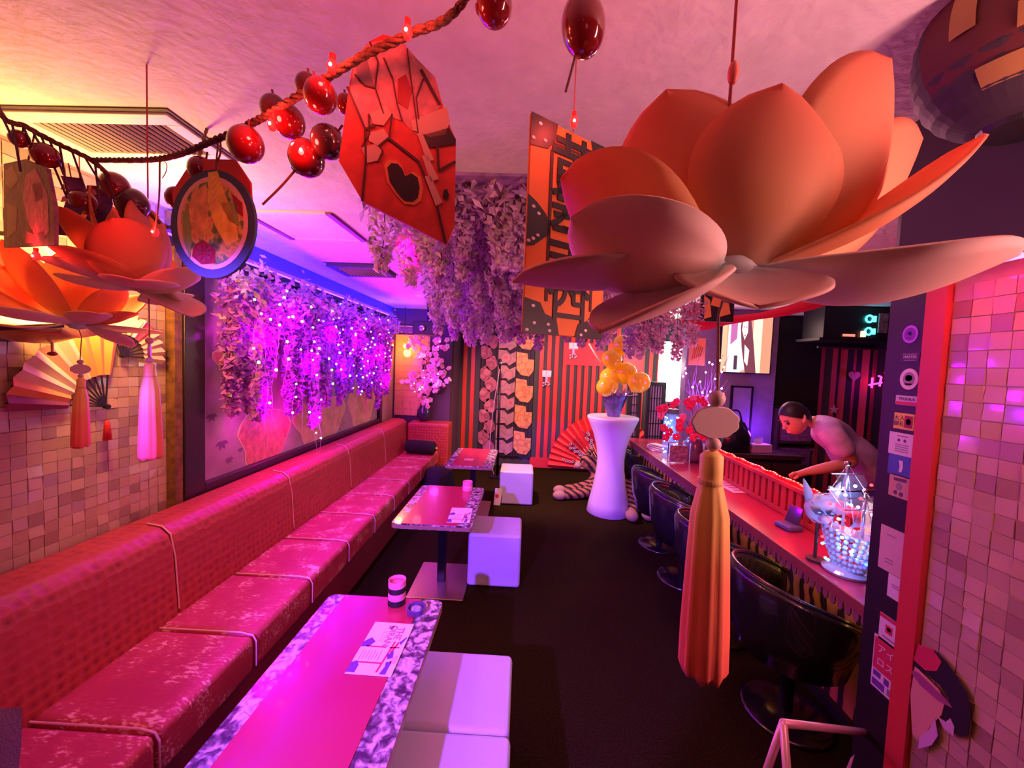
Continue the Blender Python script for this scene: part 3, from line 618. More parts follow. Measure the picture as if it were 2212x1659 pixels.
MB().tube([(0, .01, .0), (0, .01, .2)], .008, 8).build('stem', WOOD, fx); MB().lathe([(0, 0), (.04, 0), (.04, .012), (0, .012)], 16).build('foot', WOOD, fx)
pl = thing('table_lantern', 'cream paper lantern box standing behind the crystal ship', 'lantern', SHP+V((.150, .0, .0)))
MB().box((-.055, -.055, .01), (.055, .055, .33)).build('shade', M('lantern_paper', (.75,.60,.42), .6, emit=(1,.7,.4), es=.25), pl, bev=.006)
for z in (0, .33): MB().box((-.06, -.06, z), (.06, .06, z+.012)).build('frame_ring', WOOD, pl)
INK = M('ink', (.15,.10,.08), .6)
for zz in (.19, .23): MB().tube(bez([(-.04, -.0565, zz), (-.01, -.0565, zz+.012), (.02, -.0565, zz-.004), (.04, -.0565, zz+.006)], 12), .0025, 5).build('brush_stroke', INK, pl)
bt = thing('bottle', 'violet bottle with pale lettering beside the sticker pillar', 'bottle', SHP+V((.26, .04, 0)))
BV = M('violet_glass', (.10,.04,.35), .12, coat=.5)
MB().lathe([(0, 0), (.042, 0), (.045, .01), (.045, .22), (.035, .27), (.016, .30), (.015, .37), (0, .37)], 20).build('body', BV, bt, smooth=True); MB().lathe([(.017, .35), (.018, .36), (.018, .39), (0, .39)], 14).build('cap', CHROME, bt)
text_mesh('00', .05, WHITE, 'lettering', bt, frame4((-.0465, -.01, .13), (0,0,1), (0,1,0)), .0006)
# ---------------------------------------------------------------- back of the room
# big red folding fan
fp = PY(1302, 1004, 6.05); RF = .87
fan = thing('display_fan', 'giant red folding fan with white plum blossom standing against the striped wall', 'fan', (fp.x, 6.05, 0))
FRD = M('fan_red', (.72,.035,.03), .55); FRD2 = M('fan_dark_red', (.45,.015,.03), .55); RIB = M('fan_rib', (.72,.50,.22), .5)
nf = 26; hub = V((0, -.03, .055))
for i in range(nf):
    a0 = PI*(1-i/nf); a1 = PI*(1-(i+1)/nf); am = (a0+a1)/2
    def q(a, r_, d): return hub+V((r_*math.cos(a), d, r_*math.sin(a)))
    MB().add([q(a0, .30, .0), q(am, .30, -.025), q(a1, .30, .0), q(a0, RF, .0), q(am, RF, -.05), q(a1, RF, .0)], [(0,1,4,3), (1,2,5,4)]).build('pleat', FRD if i % 2 else FRD, fan)
    if i in (4, 5, 6, 9, 10): MB().add([q(a0, .44, -.004), q(am, .44, -.036), q(a1, .44, -.004), q(a0, .66, -.004), q(am, .66, -.046), q(a1, .66, -.004)], [(0,1,4,3), (1,2,5,4)]).build('dark_band', FRD2, fan)
    o = MB().bar(q(am, .02, -.03), q(am, .46, -.036), .014, .006, (0,1,0)).build('rib', RIB, fan)
BLS = M('blossom_white', (.85,.65,.62), .5)
for (a, r_) in [(2.55+.05*math.sin(i*2.1), .42+.03*i) for i in range(9)]+[(2.05+.06*math.sin(i*1.7), .42+.032*i) for i in range(8)]+[(2.9+.03*math.sin(i), .5+.05*i) for i in range(4)]:
    c = hub+V((r_*math.cos(a), -.062, r_*math.sin(a))); b = MB()
    for k in range(5): b.prism([(.010*math.cos(2*PI*k/5)+.011*x, .010*math.sin(2*PI*k/5)+.011*y) for x, y in circ(1, 7)], c, (1,0,0), (0,0,1), .002)
    b.build('blossom', BLS, fan)
for a_, b_ in (((2.55, .40), (2.60, .72)), ((2.05, .40), (2.1, .70))):
    MB().bar(hub+V((a_[1]*math.cos(a_[0]), -.055, a_[1]*math.sin(a_[0]))), hub+V((b_[1]*math.cos(b_[0]), -.06, b_[1]*math.sin(b_[0]))), .008, .004, (0,1,0)).build('branch', BLACK, fan)
# kimono cloths
def floral(name, base, spots, sc, dark):
    m = voro_mat(name, [(0, spots[0]), (.22, spots[1]), (.38, base), (.52, dark), (.62, base)], sc, .75, const=False); return m
kmats = [floral('kimono_pink', (.36,.10,.14), ((.50,.05,.09), (.46,.18,.20)), 7, (.20,.05,.09)), floral('kimono_mauve', (.38,.20,.18), ((.46,.04,.08), (.45,.18,.18)), 6, (.28,.14,.14)), floral('kimono_orange', (.62,.28,.10), ((.55,.13,.06), (.66,.34,.14)), 9, (.42,.14,.06))]
KB = M('kimono_black', (.02,.012,.02), .7)
for i, (pa, pb, lab, m) in enumerate(((1036, 1072, 'hanging black kimono cloth with a trail of pink flowers behind the pole', kmats[0]), (1074, 1112, 'hanging kimono cloth with mauve and red flowers and black waves', kmats[1]), (1113, 1151, 'hanging orange brocade kimono cloth with black zigzags', kmats[2]))):
    Yc = YB-.06; xa, xb = PY(pa, 850, Yc).x, PY(pb, 850, Yc).x; zt = 2.15; wd = xb-xa
    t = thing('kimono_cloth', lab, 'cloth', (xa, Yc, .05))
    vs = []; fs = []; n = 12
    for j in range(n+1):
        x = wd*j/n; y = -.012*math.sin(j*1.1+i); vs += [(x, y, .12), (x, y, zt)]
    for j in range(n): fs.append((2*j, 2*j+2, 2*j+3, 2*j+1))
    MB().add(vs, fs).build('cloth', KB, t)
    zz = .16; k = 0; step = (.17, .24, .42)[i]
    while zz < zt-.1:
        if i == 0:
            c = (wd*(.30 if k % 2 else .66), zz+.09); pts = [(c[0]+.095*(1+.12*math.sin(5*a+k))*math.cos(a), c[1]+.115*(1+.1*math.cos(4*a+k))*math.sin(a)) for a in [2*PI*q_/18 for q_ in range(18)]]
        elif i == 1:
            pts = [(0, zz+.01), (wd*.5, zz+.02), (wd*.62, zz-.02+.0), (wd, zz+.05), (wd, zz+.21), (wd*.65, zz+.16), (wd*.45, zz+.22), (0, zz+.225)]
        else:
            pts = [(0, zz+.11), (wd*.28, zz+.02), (wd*.75, zz), (wd, zz+.10), (wd, zz+.27), (wd*.66, zz+.27), (wd*.62, zz+.36), (0, zz+.385)]
        MB().prism([(max(.002, min(wd-.002, a)), b_) for a, b_ in pts], (0, -.018, 0), (1,0,0), (0,0,1), .003).build('motif', m, t)
        zz += step; k += 1
    MB().tube([(-.03, 0, zt+.01), (wd+.03, 0, zt+.01)], .012, 8).build('hanging_rod', WOOD, t)
ms = thing('pole_stand', 'slim black microphone stand in front of the kimono cloths', 'stand', (PY(1075, 1000, 5.55).x, 5.55, 0))
MB().lathe([(0, 0), (.13, 0), (.13, .015), (.03, .03), (0, .03)], 24).build('base', BLKM, ms); MB().tube([(0, 0, .02), (-.02, 0, 1.62)], .016, 10).build('pole', BLKM, ms, smooth=True)
MB().lathe([(0, 0), (.02, 0), (.028, .06), (.02, .10), (0, .11)], 12, (-.02, 0, 1.62)).build('microphone', BLKM, ms); MB().lathe([(.03, 0), (.031, .012), (.02, .014)], 12, (-.02, 0, 1.66)).build('ring', CHROME, ms)
MB().tube(bez([(-.02, -.02, 1.58), (-.10, -.03, .9), (-.12, -.03, .35), (-.05, -.02, .04)], 18), .006, 6).build('cable', M('mauve_cable', (.4,.25,.35), .5), ms)
# wall notices
for (px, py, lab) in ((1181, 812, 'small white notice with a kanji-less seal and a rosette on the black stripes'), (1239, 752, 'white notice on the red panel with a small rosette under it')):
    p = PY(px, py, YB-.042); t = thing('wall_notice', lab.replace('kanji-less seal', 'grey line'), 'notice', p); hw = .072
    MB().box((-hw, 0, 0), (hw, .006, .085)).build('card', PAPER, t); MB().box((-hw, 0, -.015), (hw, .006, -.004)).build('strip', PAPER, t); MB().box((-.01, -.001, .02), (-.004, 0, .075)).build('mark', PURP, t)
    b = MB()
    for k in range(7): b.sph((.05*math.cos(k*.9)-.005, -.008, -.13+.03*math.sin(k*1.7)), .018, 8, 5)
    b.build('rosette', M('rosette', (.45,.35,.42), .4), t, smooth=True); MB().box((-.018, 0, -.11), (.018, .004, -.015)).build('ribbon', M('lilac', (.45,.3,.7), .5), t)
# lattice folding screen
def lattice(px0, px1, py0, py1, Y, nx, nz, label, rz=0):
    p, q = PY(px0, py1, Y), PY(px1, py0, Y); w_, h = q.x-p.x, q.z
    t = thing('lattice_screen', label, 'screen', (p.x, Y, 0), rz)
    MB().box((0, .008, .05), (w_, .012, h)).build('paper', M('shoji_paper', (.75,.55,.75), .7), t)
    for x in (0, w_-.045): MB().box((x, -.02, 0), (x+.045, .02, h)).build('stile', BLACK, t, bev=.003, seg=1)
    for z in (.05, h-.05): MB().box((.045, -.02, z), (w_-.045, .02, z+.05)).build('rail', BLACK, t, bev=.003, seg=1)
    for i in range(1, nx): x = w_*i/nx; MB().box((x-.005, -.008, .1), (x+.005, .008, h-.05)).build('lattice_bar', BLACK, t)
    for i in range(1, nz): z = .1+(h-.15)*i/nz; MB().box((.045, -.010, z-.005), (w_-.045, .010, z+.005)).build('lattice_bar', BLACK, t)
lattice(1388, 1441, 826, 1010, 5.12, 7, 8, 'black lattice paper screen standing beside the glowing column lamp', .12)
lattice(1347, 1386, 832, 1015, 5.2, 6, 12, 'fine black lattice screen behind the hourglass table', -.15)
# glowing column lamp
cl = PY(1444, 870, 5.5)
lamp = thing('column_lamp', 'tall glowing white column lamp behind the lattice screen', 'lamp', (cl.x, 5.5, 0))
MB().lathe([(0, .0), (.16, 0), (.16, .02), (.05, .04), (.04, 1.22), (0, 1.22)], 20).build('stand', BLKM, lamp)
MB().lathe([(.10, 1.20), (.155, 1.26), (.17, 1.55), (.165, 1.9), (.14, 2.05), (.0, 2.06)], 24, sc=(1, .6)).build('shade', M('lamp_shade_white', (.9,.9,.85), .6, emit=(1,1,.88), es=5), lamp, smooth=True)
MB().lathe([(.16, 1.17), (.17, 1.19), (.16, 1.22), (.06, 1.22), (.06, 1.17)], 20).build('collar', BLACK, lamp)
light('lamp_glow', 'POINT', (cl.x-.1, 5.2, 1.7), (1, .90, .75), 34, .12)
# flat screen with a film of a singer
S0, S1 = PY(1558, 803, 4.6), PY(1674, 684, 4.6)
tv = thing('television', 'wall television showing a long-haired figure before pale curtains', 'television', (S0.x, 4.64, S0.z)); tw = S1.x-S0.x; th_ = .66
MB().box((-.012, -.01, -.012), (tw+.012, .06, th_+.012)).build('case', BLACK, tv, bev=.004)
def scr(pts, col, es, e): MB().prism([(a*tw, b_*th_) for a, b_ in pts], (0, -.011-e*.0006, 0), (1,0,0), (0,0,1), .0005).build('picture', E('screen_%02d' % len(MATS), col, es), tv)
scr(rect(0, 0, 1, 1), (1,.42,.35), .9, 0); scr(rect(.0, 0, .10, 1), (1,.62,.36), 1.0, 1); scr(rect(.12, .0, .40, 1), (1,.80,.80), 1.3, 1); scr(rect(.17, .5, .30, 1), (.75,.20,.55), .9, 2)
scr(rect(.62, 0, .80, 1), (1,.85,.62), 1.2, 1); scr(rect(.80, 0, 1, 1), (1,.40,.25), .95, 1); scr([(.13, .45), (.30, .60), (.52, .50), (.48, .05), (.33, .0), (.30, .4)], (1,.82,.75), 1.5, 3)
scr([(.38, 1), (.36, .8), (.40, .45), (.50, 0), (.72, 0), (.66, .4), (.60, .75), (.55, 1)], (.45,.10,.16), .55, 4); scr([(.40, .95), (.39, .75), (.45, .58), (.51, .72), (.50, .95)], (1,.88,.85), 1.6, 5)
scr([(.46, .5), (.47, .2), (.54, .12), (.56, .4)], (1,.85,.8), 1.3, 5); scr(rect(.42, .80, .445, .815), (.2,.05,.08), .4, 6); scr(rect(.465, .80, .49, .815), (.2,.05,.08), .4, 6); scr([(.435, .66), (.455, .645), (.475, .66), (.455, .67)], (.7,.1,.15), .6, 6); scr(rect(.26, .05, .33, .3), (.25,.12,.22), .4, 4)
light('screen_glow', 'AREA', ((S0.x+S1.x)/2, 4.58, S0.z+.3), (1, .6, .55), 5, .6, ((S0.x+S1.x)/2, 3, S0.z), sy=.6)
light('violet_uplight', 'POINT', (2.75, 4.45, 1.0), (.25, .03, 1), 5, .05)
fr = thing('mirror_frame', 'tall thin-framed panel leaning on the violet wall below the television', 'frame', (PY(1575, 960, 4.62).x, 4.62, .78)); fw = PY(1622, 960, 4.62).x-fr.location.x
for a_, b_ in (((0, .02, 0), (.02, .05, .72)), ((fw-.02, .02, 0), (fw, .05, .72)), ((0, .02, .70), (fw, .05, .72))): MB().box(a_, b_).build('frame_bar', BLACK, fr)
MB().box((.02, .03, 0), (fw-.02, .04, .7)).build('pane', PURW, fr)
# back bar shelf, boxes, black bag
sh = thing('back_counter', 'dark low back counter beneath the television', 'counter', (2.58, 4.45, 0))
MB().box((-.55, -.2, .72), (.52, .2, .77)).build('top', WOOD, sh, bev=.004); MB().box((-.53, -.18, 0), (.50, .2, .72)).build('cabinet', BLACK, sh)
for x in (-.36, 0, .36): MB().box((x-.17, -.195, .08), (x+.17, -.18, .68)).build('door', WOOD, sh, bev=.003, seg=1)
tb = thing('tissue_box', 'pink and white tissue box on the back counter', 'box', (PY(1640, 950, 4.4).x, 4.4, .771), .2); MB().box((-.12, -.06, 0), (.12, .06, .09)).build('carton', M('carton_pink', (.75,.50,.62), .6), tb, bev=.003); MB().add([(-.05, 0, .09), (.05, .01, .09), (.07, .02, .15), (0, -.02, .17), (-.06, .02, .14)], [(0,1,2,3,4)]).build('tissue', WHITE, tb)
bg = thing('bag', 'glossy black bag slumped on the back counter', 'bag', (PY(1585, 940, 4.38).x, 4.38, .771)); MB().lathe([(0, 0), (.17, 0), (.2, .05), (.18, .2), (.11, .33), (.03, .37), (0, .37)], 16, sc=(1, .6)).build('body', BLKL, bg, smooth=True); MB().tube(bez([(-.08, 0, .33), (-.04, 0, .45), (.04, 0, .45), (.08, 0, .33)], 12), .01, 6).build('handle', BLKL, bg)
rk = thing('shelf_unit', 'dark shelf unit behind the bending man', 'shelf', (PY(1710, 980, 4.85).x, 4.85, 0))
MB().box((-.32, .0, 0), (.32, .1, 1.25)).build('back_panel', BLACK, rk)
for z in (.55, .84, 1.12): MB().box((-.32, -.22, z), (.32, .0, z+.025)).build('shelf_board', WOOD, rk)
for x in (-.34, .32): MB().box((x, -.22, 0), (x+.02, .1, 1.25)).build('side', WOOD, rk)
for (x, z, wd, c) in ((-.10, .576, .38, (.22,.10,.16)), (-.10, .866, .38, (.30,.13,.17)), (.22, .576, .14, (.42,.25,.35))):
    t = thing('storage_box', {0: 'lower', 1: 'upper', 2: 'narrow'}[int(z > .8) if wd > .2 else 2]+' mauve storage box on the dark shelf unit', 'box', (rk.location.x+x, 4.76, z)); mm = M('box_%d' % int(c[0]*100), c, .6, var=.3, vscale=30)
    MB().box((-wd/2, -.1, 0), (wd/2, .08, .18)).build('body', mm, t, bev=.004, seg=1); MB().box((-wd/2-.004, -.104, .18), (wd/2+.004, .084, .20)).build('lid', mm, t)
bx = thing('white_switch_box', 'small pale switch box on the dark kitchen wall', 'switch', PY(1685, 910, 4.98)); MB().box((-.06, -.03, -.11), (.06, .015, .11)).build('case', PINKL, bx, bev=.01, seg=2); MB().box((-.02, -.036, -.03), (.02, -.03, .03)).build('rocker', WHITE, bx)
# striped noren with hearts and stars
n0, n1 = PY(1776, 752, 4.3), PY(1945, 760, 4.3)
nr = thing('noren_curtain', 'red and black striped curtain with pale stars and a pink heart behind the man', 'curtain', (n0.x, 4.3, .35)); nw, nh = n1.x-n0.x, n0.z-.35
ns = 15
for i in range(ns):
    a, c = nw*i/ns, nw*(i+1)/ns; ya, yc = .02*math.sin(i*1.9), .02*math.sin((i+1)*1.9); MB().add([(a, ya, 0), (c, yc, 0), (c, yc, nh), (a, ya, nh)], [(0,1,2,3)]).build('stripe', M('noren_red', (.50,.06,.07), .8, bump=.3, bscale=90) if i % 2 == 0 else M('noren_black', (.02,.012,.02), .8), nr)
MB().tube([(-.05, 0, nh+.01), (nw+.05, 0, nh+.01)], .014, 8).build('rod', WOOD, nr)
def nd(px, py, pts, m, n): c = PY(px, py, 4.26)-V(nr.location); MB().prism(pts, (c.x, -.035, c.z), (1,0,0), (0,0,1), .004).build(n, m, nr)
nd(1802, 885, star(.055), M('pale_star', (.60,.40,.38), .7), 'star'); nd(1924, 810, star(.085), M('orange_star', (.60,.25,.18), .7), 'star'); nd(1846, 812, heart(.062), M('pink_heart', (.50,.16,.20), .7), 'heart')
ns_ = thing('neon_sign', 'small pink neon stick sign glowing in front of the striped curtain', 'sign', PY(1890, 828, 4.2))
nm = E('neon_pink', (1,.02,.30), 7)
for a_, b_ in (((-.03, 0, -.05), (-.03, 0, .06)), ((-.06, 0, -.02), (.07, 0, .01)), ((.05, 0, -.03), (.06, 0, .07)), ((.06, 0, .07), (.03, 0, .08))): MB().tube([a_, b_], .009, 8).build('tube', nm, ns_, smooth=True)
MB().tube([(.0, .02, .1), (0, .02, .55)], .002, 4).build('cord', BLACK, ns_); light('neon_glow', 'POINT', V(ns_.location)+V((-.05, -.1, 0)), (.4, .05, 1), 1.2, .05)
# hi-fi rack high on the kitchen side
hf = thing('audio_rack', 'dark audio rack with cyan round displays above the striped curtain', 'audio rack', PY(1865, 738, 4.15)); 
MB().box((-.45, 0, .0), (.42, .35, .03)).build('shelf', BLACK, hf); MB().box((-.40, .02, .03), (.38, .33, .36)).build('case', M('rack_dark', (.015,.018,.02), .4), hf, bev=.004)
CY = E('cyan_display', (.05,.85,1), 6)
for z in (.11, .24):
    MB().tube([(.055+.035*math.cos(a), .012, z+.035*math.sin(a)) for a in [2*PI*i/20 for i in range(20)]], .009, 6, True).build('display_ring', CY, hf); MB().box((.10, .012, z-.03), (.125, .02, z+.03)).build('level_bars', CY, hf)
for x, c in ((.15, (.30,.26,.22)), (.27, (.16,.15,.14))): MB().box((x, .008, .10), (x+.09, .02, .30)).build('cover_card', M('card_%d' % int(c[0]*100), c, .5, var=.5, vscale=40), hf)
MB().box((-.20, .01, .05), (-.08, .02, .075)).build('clock_display', E('clock_red', (1,.15,.12), 2), hf); MB().box((-.02, .0, .05), (.02, .02, .11)).build('indicator', E('indicator', (1,.35,.25), 3), hf)
# hanging picture, red swag, hanging panel
hp = thing('hanging_picture', 'small orange ink-sketch card hanging by a cord near the branches', 'picture', PY(1504, 789, 3.9)); MB().box((-.08, -.004, 0), (.08, .004, .27)).build('board', M('amber_board', (.85,.50,.18), .6), hp, bev=.003, seg=1)
for k in range(5): MB().bar((-.05+.02*k, -.005, .05+.01*k), (-.02+.018*k, -.005, .22-.01*k), .005, .003, (0,1,0)).build('ink_stroke', REDD, hp)
MB().tube([(0, 0, .27), (0, 0, 2.4-hp.location.z)], .003, 5).build('cord', TWINE, hp)
sw = thing('red_swag', 'red fabric swag with beads draped above the television', 'drapery', PY(1500, 690, 3.7)); so = V(sw.location)
vs = []; fs = []; top = [(1474, 662), (1500, 652), (1535, 664), (1580, 682), (1640, 676), (1700, 660), (1760, 640), (1800, 625)]; bot = [(1472, 702), (1496, 716), (1530, 712), (1570, 702), (1640, 690), (1700, 682), (1760, 668), (1800, 655)]
for i, (a, c) in enumerate(zip(top, bot)):
    for k in range(4): t_ = k/3; p = PY(a[0]+(c[0]-a[0])*t_, a[1]+(c[1]-a[1])*t_, 3.7-.05*math.sin(PI*t_)-.03*math.sin(i*1.7)); vs.append(p-so)
for i in range(7):
    for k in range(3): fs.append((i*4+k, i*4+k+1, i*4+k+5, i*4+k+4))
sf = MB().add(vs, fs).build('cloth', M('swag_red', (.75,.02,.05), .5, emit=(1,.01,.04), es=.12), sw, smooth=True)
for k in range(9): MB().sph(PY(1490+7*(k % 5), 680+9*(k//5)+4*math.sin(k*2), 3.62)-so, .012, 8, 6).build('bead', M('glass_bead', (.85,.45,.35), .1, coat=.5), sw, smooth=True)
MB().tube([PY(1474, 662, 3.7)-so, PY(1480, 560, 3.7)-so, V((PY(1480, 560, 3.7).x, 3.7, 2.4))-so], .004, 5).build('cord', CORDR, sw); MB().tube([PY(1800, 625, 3.7)-so, V((PY(1800, 625, 3.7).x, 3.7, 2.4))-so], .004, 5).build('cord', CORDR, sw)
hb = thing('hanging_signboard', 'dark hanging signboard with orange painted patches above the red swag', 'signboard', PY(1545, 690, 3.4)); MB().box((-.13, -.01, -.02), (.15, .01, .30)).build('board', BLACK, hb, bev=.003)
for pts in ([(-.05, .12), (.03, .10), (.05, .26), (-.02, .28)], [(.03, .02), (.12, .05), (.10, .14), (.05, .15)], [(-.10, .0), (-.04, .02), (-.06, .16), (-.11, .2)]): MB().prism(pts, (0, -.011, 0), (1,0,0), (0,0,1), .002).build('painted_patch', M('orange_paint', (.80,.32,.08), .6), hb)
MB().tube([(0, 0, .3), (0, 0, 2.4-hb.location.z)], .004, 5).build('cord', TWINE, hb)
# branch arrangement with lights, red flowers, blue light jar
br = thing('branch_arrangement', 'curly twig arrangement wound with violet LEDs above red flowers on the counter end', 'flowers', (1.72, 3.86, .751)); bo = V(br.location)
MB().lathe([(0, 0), (.07, 0), (.09, .05), (.08, .2), (.06, .24), (0, .24)], 18).build('vase', M('smoke_vase', (.12,.06,.14), .15, coat=.5), br, smooth=True)
TW = M('twig', (.38,.28,.42), .7); vl = MB().sph((0,0,0), .009, 8, 6).mesh('led', E('violet_led', (.75,.25,1), 40))
for i in range(26):
    tx, tz = random.uniform(1478, 1580), random.uniform(760, 850); e = PY(tx, tz, 3.86+random.uniform(-.12, .12))-bo
    mid = V((e.x*.5+random.uniform(-.05, .05), e.y*.5, .3+e.z*.35)); pts = bez([(0, 0, .2), mid, e*.75+V((random.uniform(-.05, .05), 0, e.z*.05)), e], 14)
    MB().tube(pts, [.006-.0042*k/(len(pts)-1) for k in range(len(pts))], 5).build('twig', TW, br)
    if i % 1 == 0: o = obj('led', vl, br); o.location = pts[random.randint(5, len(pts)-1)]
light('branch_glow', 'POINT', bo+V((0, -.05, .75)), (.3, .04, 1), 3.0, .08)
FLR = M('red_flower', (.75,.03,.15), .6)
for i in range(34):
    a, c = random.uniform(1425, 1530), random.uniform(862, 945); p = PY(a, c, 3.75+random.uniform(-.08, .05))-bo; b = MB()
    for k in range(5): b.sph(p+V((.022*math.cos(2*PI*k/5), random.uniform(-.01, .01), .022*math.sin(2*PI*k/5))), (.02, .012, .02), 6, 4)
    b.build('flower', FLR if i % 4 else M('pink_flower', (.85,.20,.45), .6), br, smooth=True)
for i in range(6): a = i*1.05; MB().tube([(0,0,.2), (.12*math.cos(a)-.08, .08*math.sin(a)-.06, .42)], .004, 5).build('stem', M('stem_green', (.06,.12,.04), .7), br)
jr = thing('light_jar', 'glass jar filled with blue and white fairy lights by the lattice screen', 'jar', PZ(1446, 985, .752)); 
MB().lathe([(0, 0), (.075, 0), (.08, .02), (.08, .38), (.06, .43), (.065, .46), (0, .46)], 20).build('glass', M('jar_glass', (.35,.50,.85), .1, alpha=.35), jr, smooth=True)
MB().lathe([(.066, .45), (.068, .5), (0, .5)], 16).build('lid', M('dark_wicker', (.12,.07,.06), .7), jr)
for i in range(60): o = obj('led', random.choices(lm, (4, 4, 0, 4))[0], jr); a = random.random()*2*PI; o.location = (.066*math.cos(a), .066*math.sin(a), random.uniform(.03, .42)); o.scale = (1.2,)*3
light('jar_glow', 'POINT', V(jr.location)+V((-.05, -.16, .28)), (.25, .5, 1), 2.0, .05)
for (px, py, lab, c) in ((1482, 985, 'clear tall glass with violet drink beside the light jar', (.12,.06,.45)), (1512, 992, 'short red drink glass on the counter', (.45,.06,.16))):
    t = thing('drinking_glass', lab, 'glass', PZ(px, py, .752)); MB().lathe([(0, 0), (.032, 0), (.036, .005), (.04, .16), (.037, .16), (.033, .01), (0, .008)], 18).build('tumbler', M('clear_glass', (.7,.7,.8), .05, alpha=.35), t, smooth=True); MB().lathe([(0, .01), (.031, .012), (.035, .11), (0, .11)], 18).build('drink', M('drink_%d' % px, c, .1), t)
wf = thing('wire_rack', 'low chrome wire stand holding flyers on the counter end', 'rack', PZ(1462, 1000, .752)); 
for a_, b_ in (((-.09, 0, 0), (-.09, 0, .2)), ((.12, 0, 0), (.12, 0, .2)), ((-.09, 0, .2), (.12, 0, .2)), ((-.09, 0, .01), (.12, 0, .01))): MB().tube([a_, b_], .005, 6).build('wire', CHROME, wf)
MB().box((-.07, .004, .01), (.10, .008, .17)).build('flyer', M('flyer', (.22,.14,.26), .5, var=.7, vscale=30), wf)
# pillar stickers
def sticker(px0, py0, px1, py1, label, m, shape='rect', deco=None):
    a, c = PX(px0, (py0+py1)/2, XT), PX(px1, (py0+py1)/2, XT); cy = (a.y+c.y)/2; w_ = abs(a.y-c.y); top = PX((px0+px1)/2, py0, XT).z; bt_ = PX((px0+px1)/2, py1, XT).z; h = top-bt_
    t = thing('sticker', label, 'sticker', (XT-.0005, cy, (top+bt_)/2)); pts = rect(-w_/2, -h/2, w_/2, h/2) if shape == 'rect' else circ(w_/2, 28, h/2)
    MB().prism(pts, (0,0,0), (0,-1,0), (0,0,1), .0015).build('sheet', m, t)
    for (q, mm) in (deco or []): MB().prism([(x*w_/2, z*h/2) for x, z in q], (-.0015, 0, 0), (0,-1,0), (0,0,1), .0006).build('print', mm, t)
    return t, w_, h
SW = M('sticker_white', (.72,.62,.68), .5); INKD = M('sticker_ink', (.08,.05,.07), .5); YEL = M('sticker_yellow', (.80,.55,.06), .5); SRED = M('sticker_red', (.55,.03,.08), .5); SBLU = M('sticker_blue', (.05,.09,.40), .5); STAN = M('sticker_tan', (.55,.32,.24), .5); SPUR = M('sticker_violet', (.38,.06,.62), .4, emit=(.5,.05,1), es=.15); GRYT = M('sticker_grey', (.25,.20,.24), .5)
bars = lambda zs, a=-.7, b_=.7: [(rect(a, z-.04, b_, z+.04), GRYT) for z in zs]
sticker(1951, 703, 1984, 741, 'round violet glowing sticker high on the black pillar', SPUR, 'round', [([(x*.75, z*.75) for x, z in circ(1, 20)], M('sticker_deepviolet', (.20,.02,.38), .4)), ([(-.4, .1), (0, .35), (.35, .05), (.1, -.2)], SPUR), (rect(-.4, -.5, .4, -.4), SPUR)])
t, w_, h = sticker(1948, 762, 1988, 781, 'black name sticker with three pale lines of lettering', M('sticker_black', (.03,.02,.03), .4), 'rect', [(rect(-.8, .55, .7, .75), GRYT), (rect(-.6, -.8, .6, -.62), GRYT)])
text_mesh('MASTER', h*.42, SW, 'lettering', t, frame4((-.0022, 0, 0), (0,-1,0), (0,0,1)), .0003)
sticker(1945, 796, 1985, 842, 'round white seal sticker with a dark figure', SW, 'round', [([(x*.62, z*.66) for x, z in circ(1, 20)], GRYT), ([(x*.4, z*.3+.1) for x, z in circ(1, 12)], SW), (rect(-.4, -.55, .4, -.42), SW)])
t, w_, h = sticker(1936, 855, 1985, 876, 'silver and red TEQUILA sticker', M('sticker_silver', (.55,.50,.55), .4), 'rect', [(rect(-.95, -.95, .95, -.25), SRED)])
text_mesh('TEQUILA', h*.42, INKD, 'lettering', t, frame4((-.0022, 0, h*.16), (0,-1,0), (0,0,1)), .0003)
t, w_, h = sticker(1932, 893, 1976, 928, 'yellow sticker with four black characters and a dark square', YEL, 'rect', [(rect(.08, -.75, .88, .75), REDD), ([(x*.26+.48, z*.4) for x, z in circ(1, 12)], STAN)])
text_mesh('大入\n御礼', h*.36, INKD, 'lettering', t, frame4((-.0022, w_*.22, 0), (0,-1,0), (0,0,1)), .0003)
sticker(1921, 936, 1980, 985, 'white notice sticker with two small emblems and fine print', SW, 'rect', [([(x*.10-.25, z*.14+.35) for x, z in circ(1, 10)], INKD), ([(x*.10+.2, z*.14+.35) for x, z in circ(1, 10)], INKD), (rect(-.4, .68, .4, .78), GRYT)]+bars((-.05, -.25, -.45, -.65), -.5, .5))
sticker(1919, 984, 1976, 1030, 'blue sticker with a white thumb-like mark', SBLU, 'rect', [([(-.15, .5), (.15, .5), (.2, -.1), (.1, -.6), (-.1, -.6), (-.05, -.1)], SW)])
sticker(1921, 1027, 1967, 1076, 'tan sticker with a round dark ink drawing', STAN, 'rect', [([(-.6, .7), (.6, .8), (.7, .5), (-.5, .45)], INKD), ([(x*.3, z*.35+.0) for x, z in circ(1, 12)], GRYT), ([(x*.18-.3, z*.2-.6) for x, z in circ(1, 10)], INKD), ([(x*.2+.25, z*.2-.65) for x, z in circ(1, 10)], INKD)])
sticker(1902, 1143, 1962, 1192, 'upper of two plain pink paper notes taped to the pillar', M('note_pink', (.62,.42,.42), .7), 'rect', bars((.3,), -.5, .2))
sticker(1898, 1190, 1958, 1240, 'lower of two plain pink paper notes taped to the pillar', MATS['note_pink'], 'rect', bars((.1, -.2), -.5, .1))
sticker(1918, 1246, 1955, 1298, 'small pale square note with faint lines on the pillar', SW, 'rect', bars((.2, 0), -.5, .4))
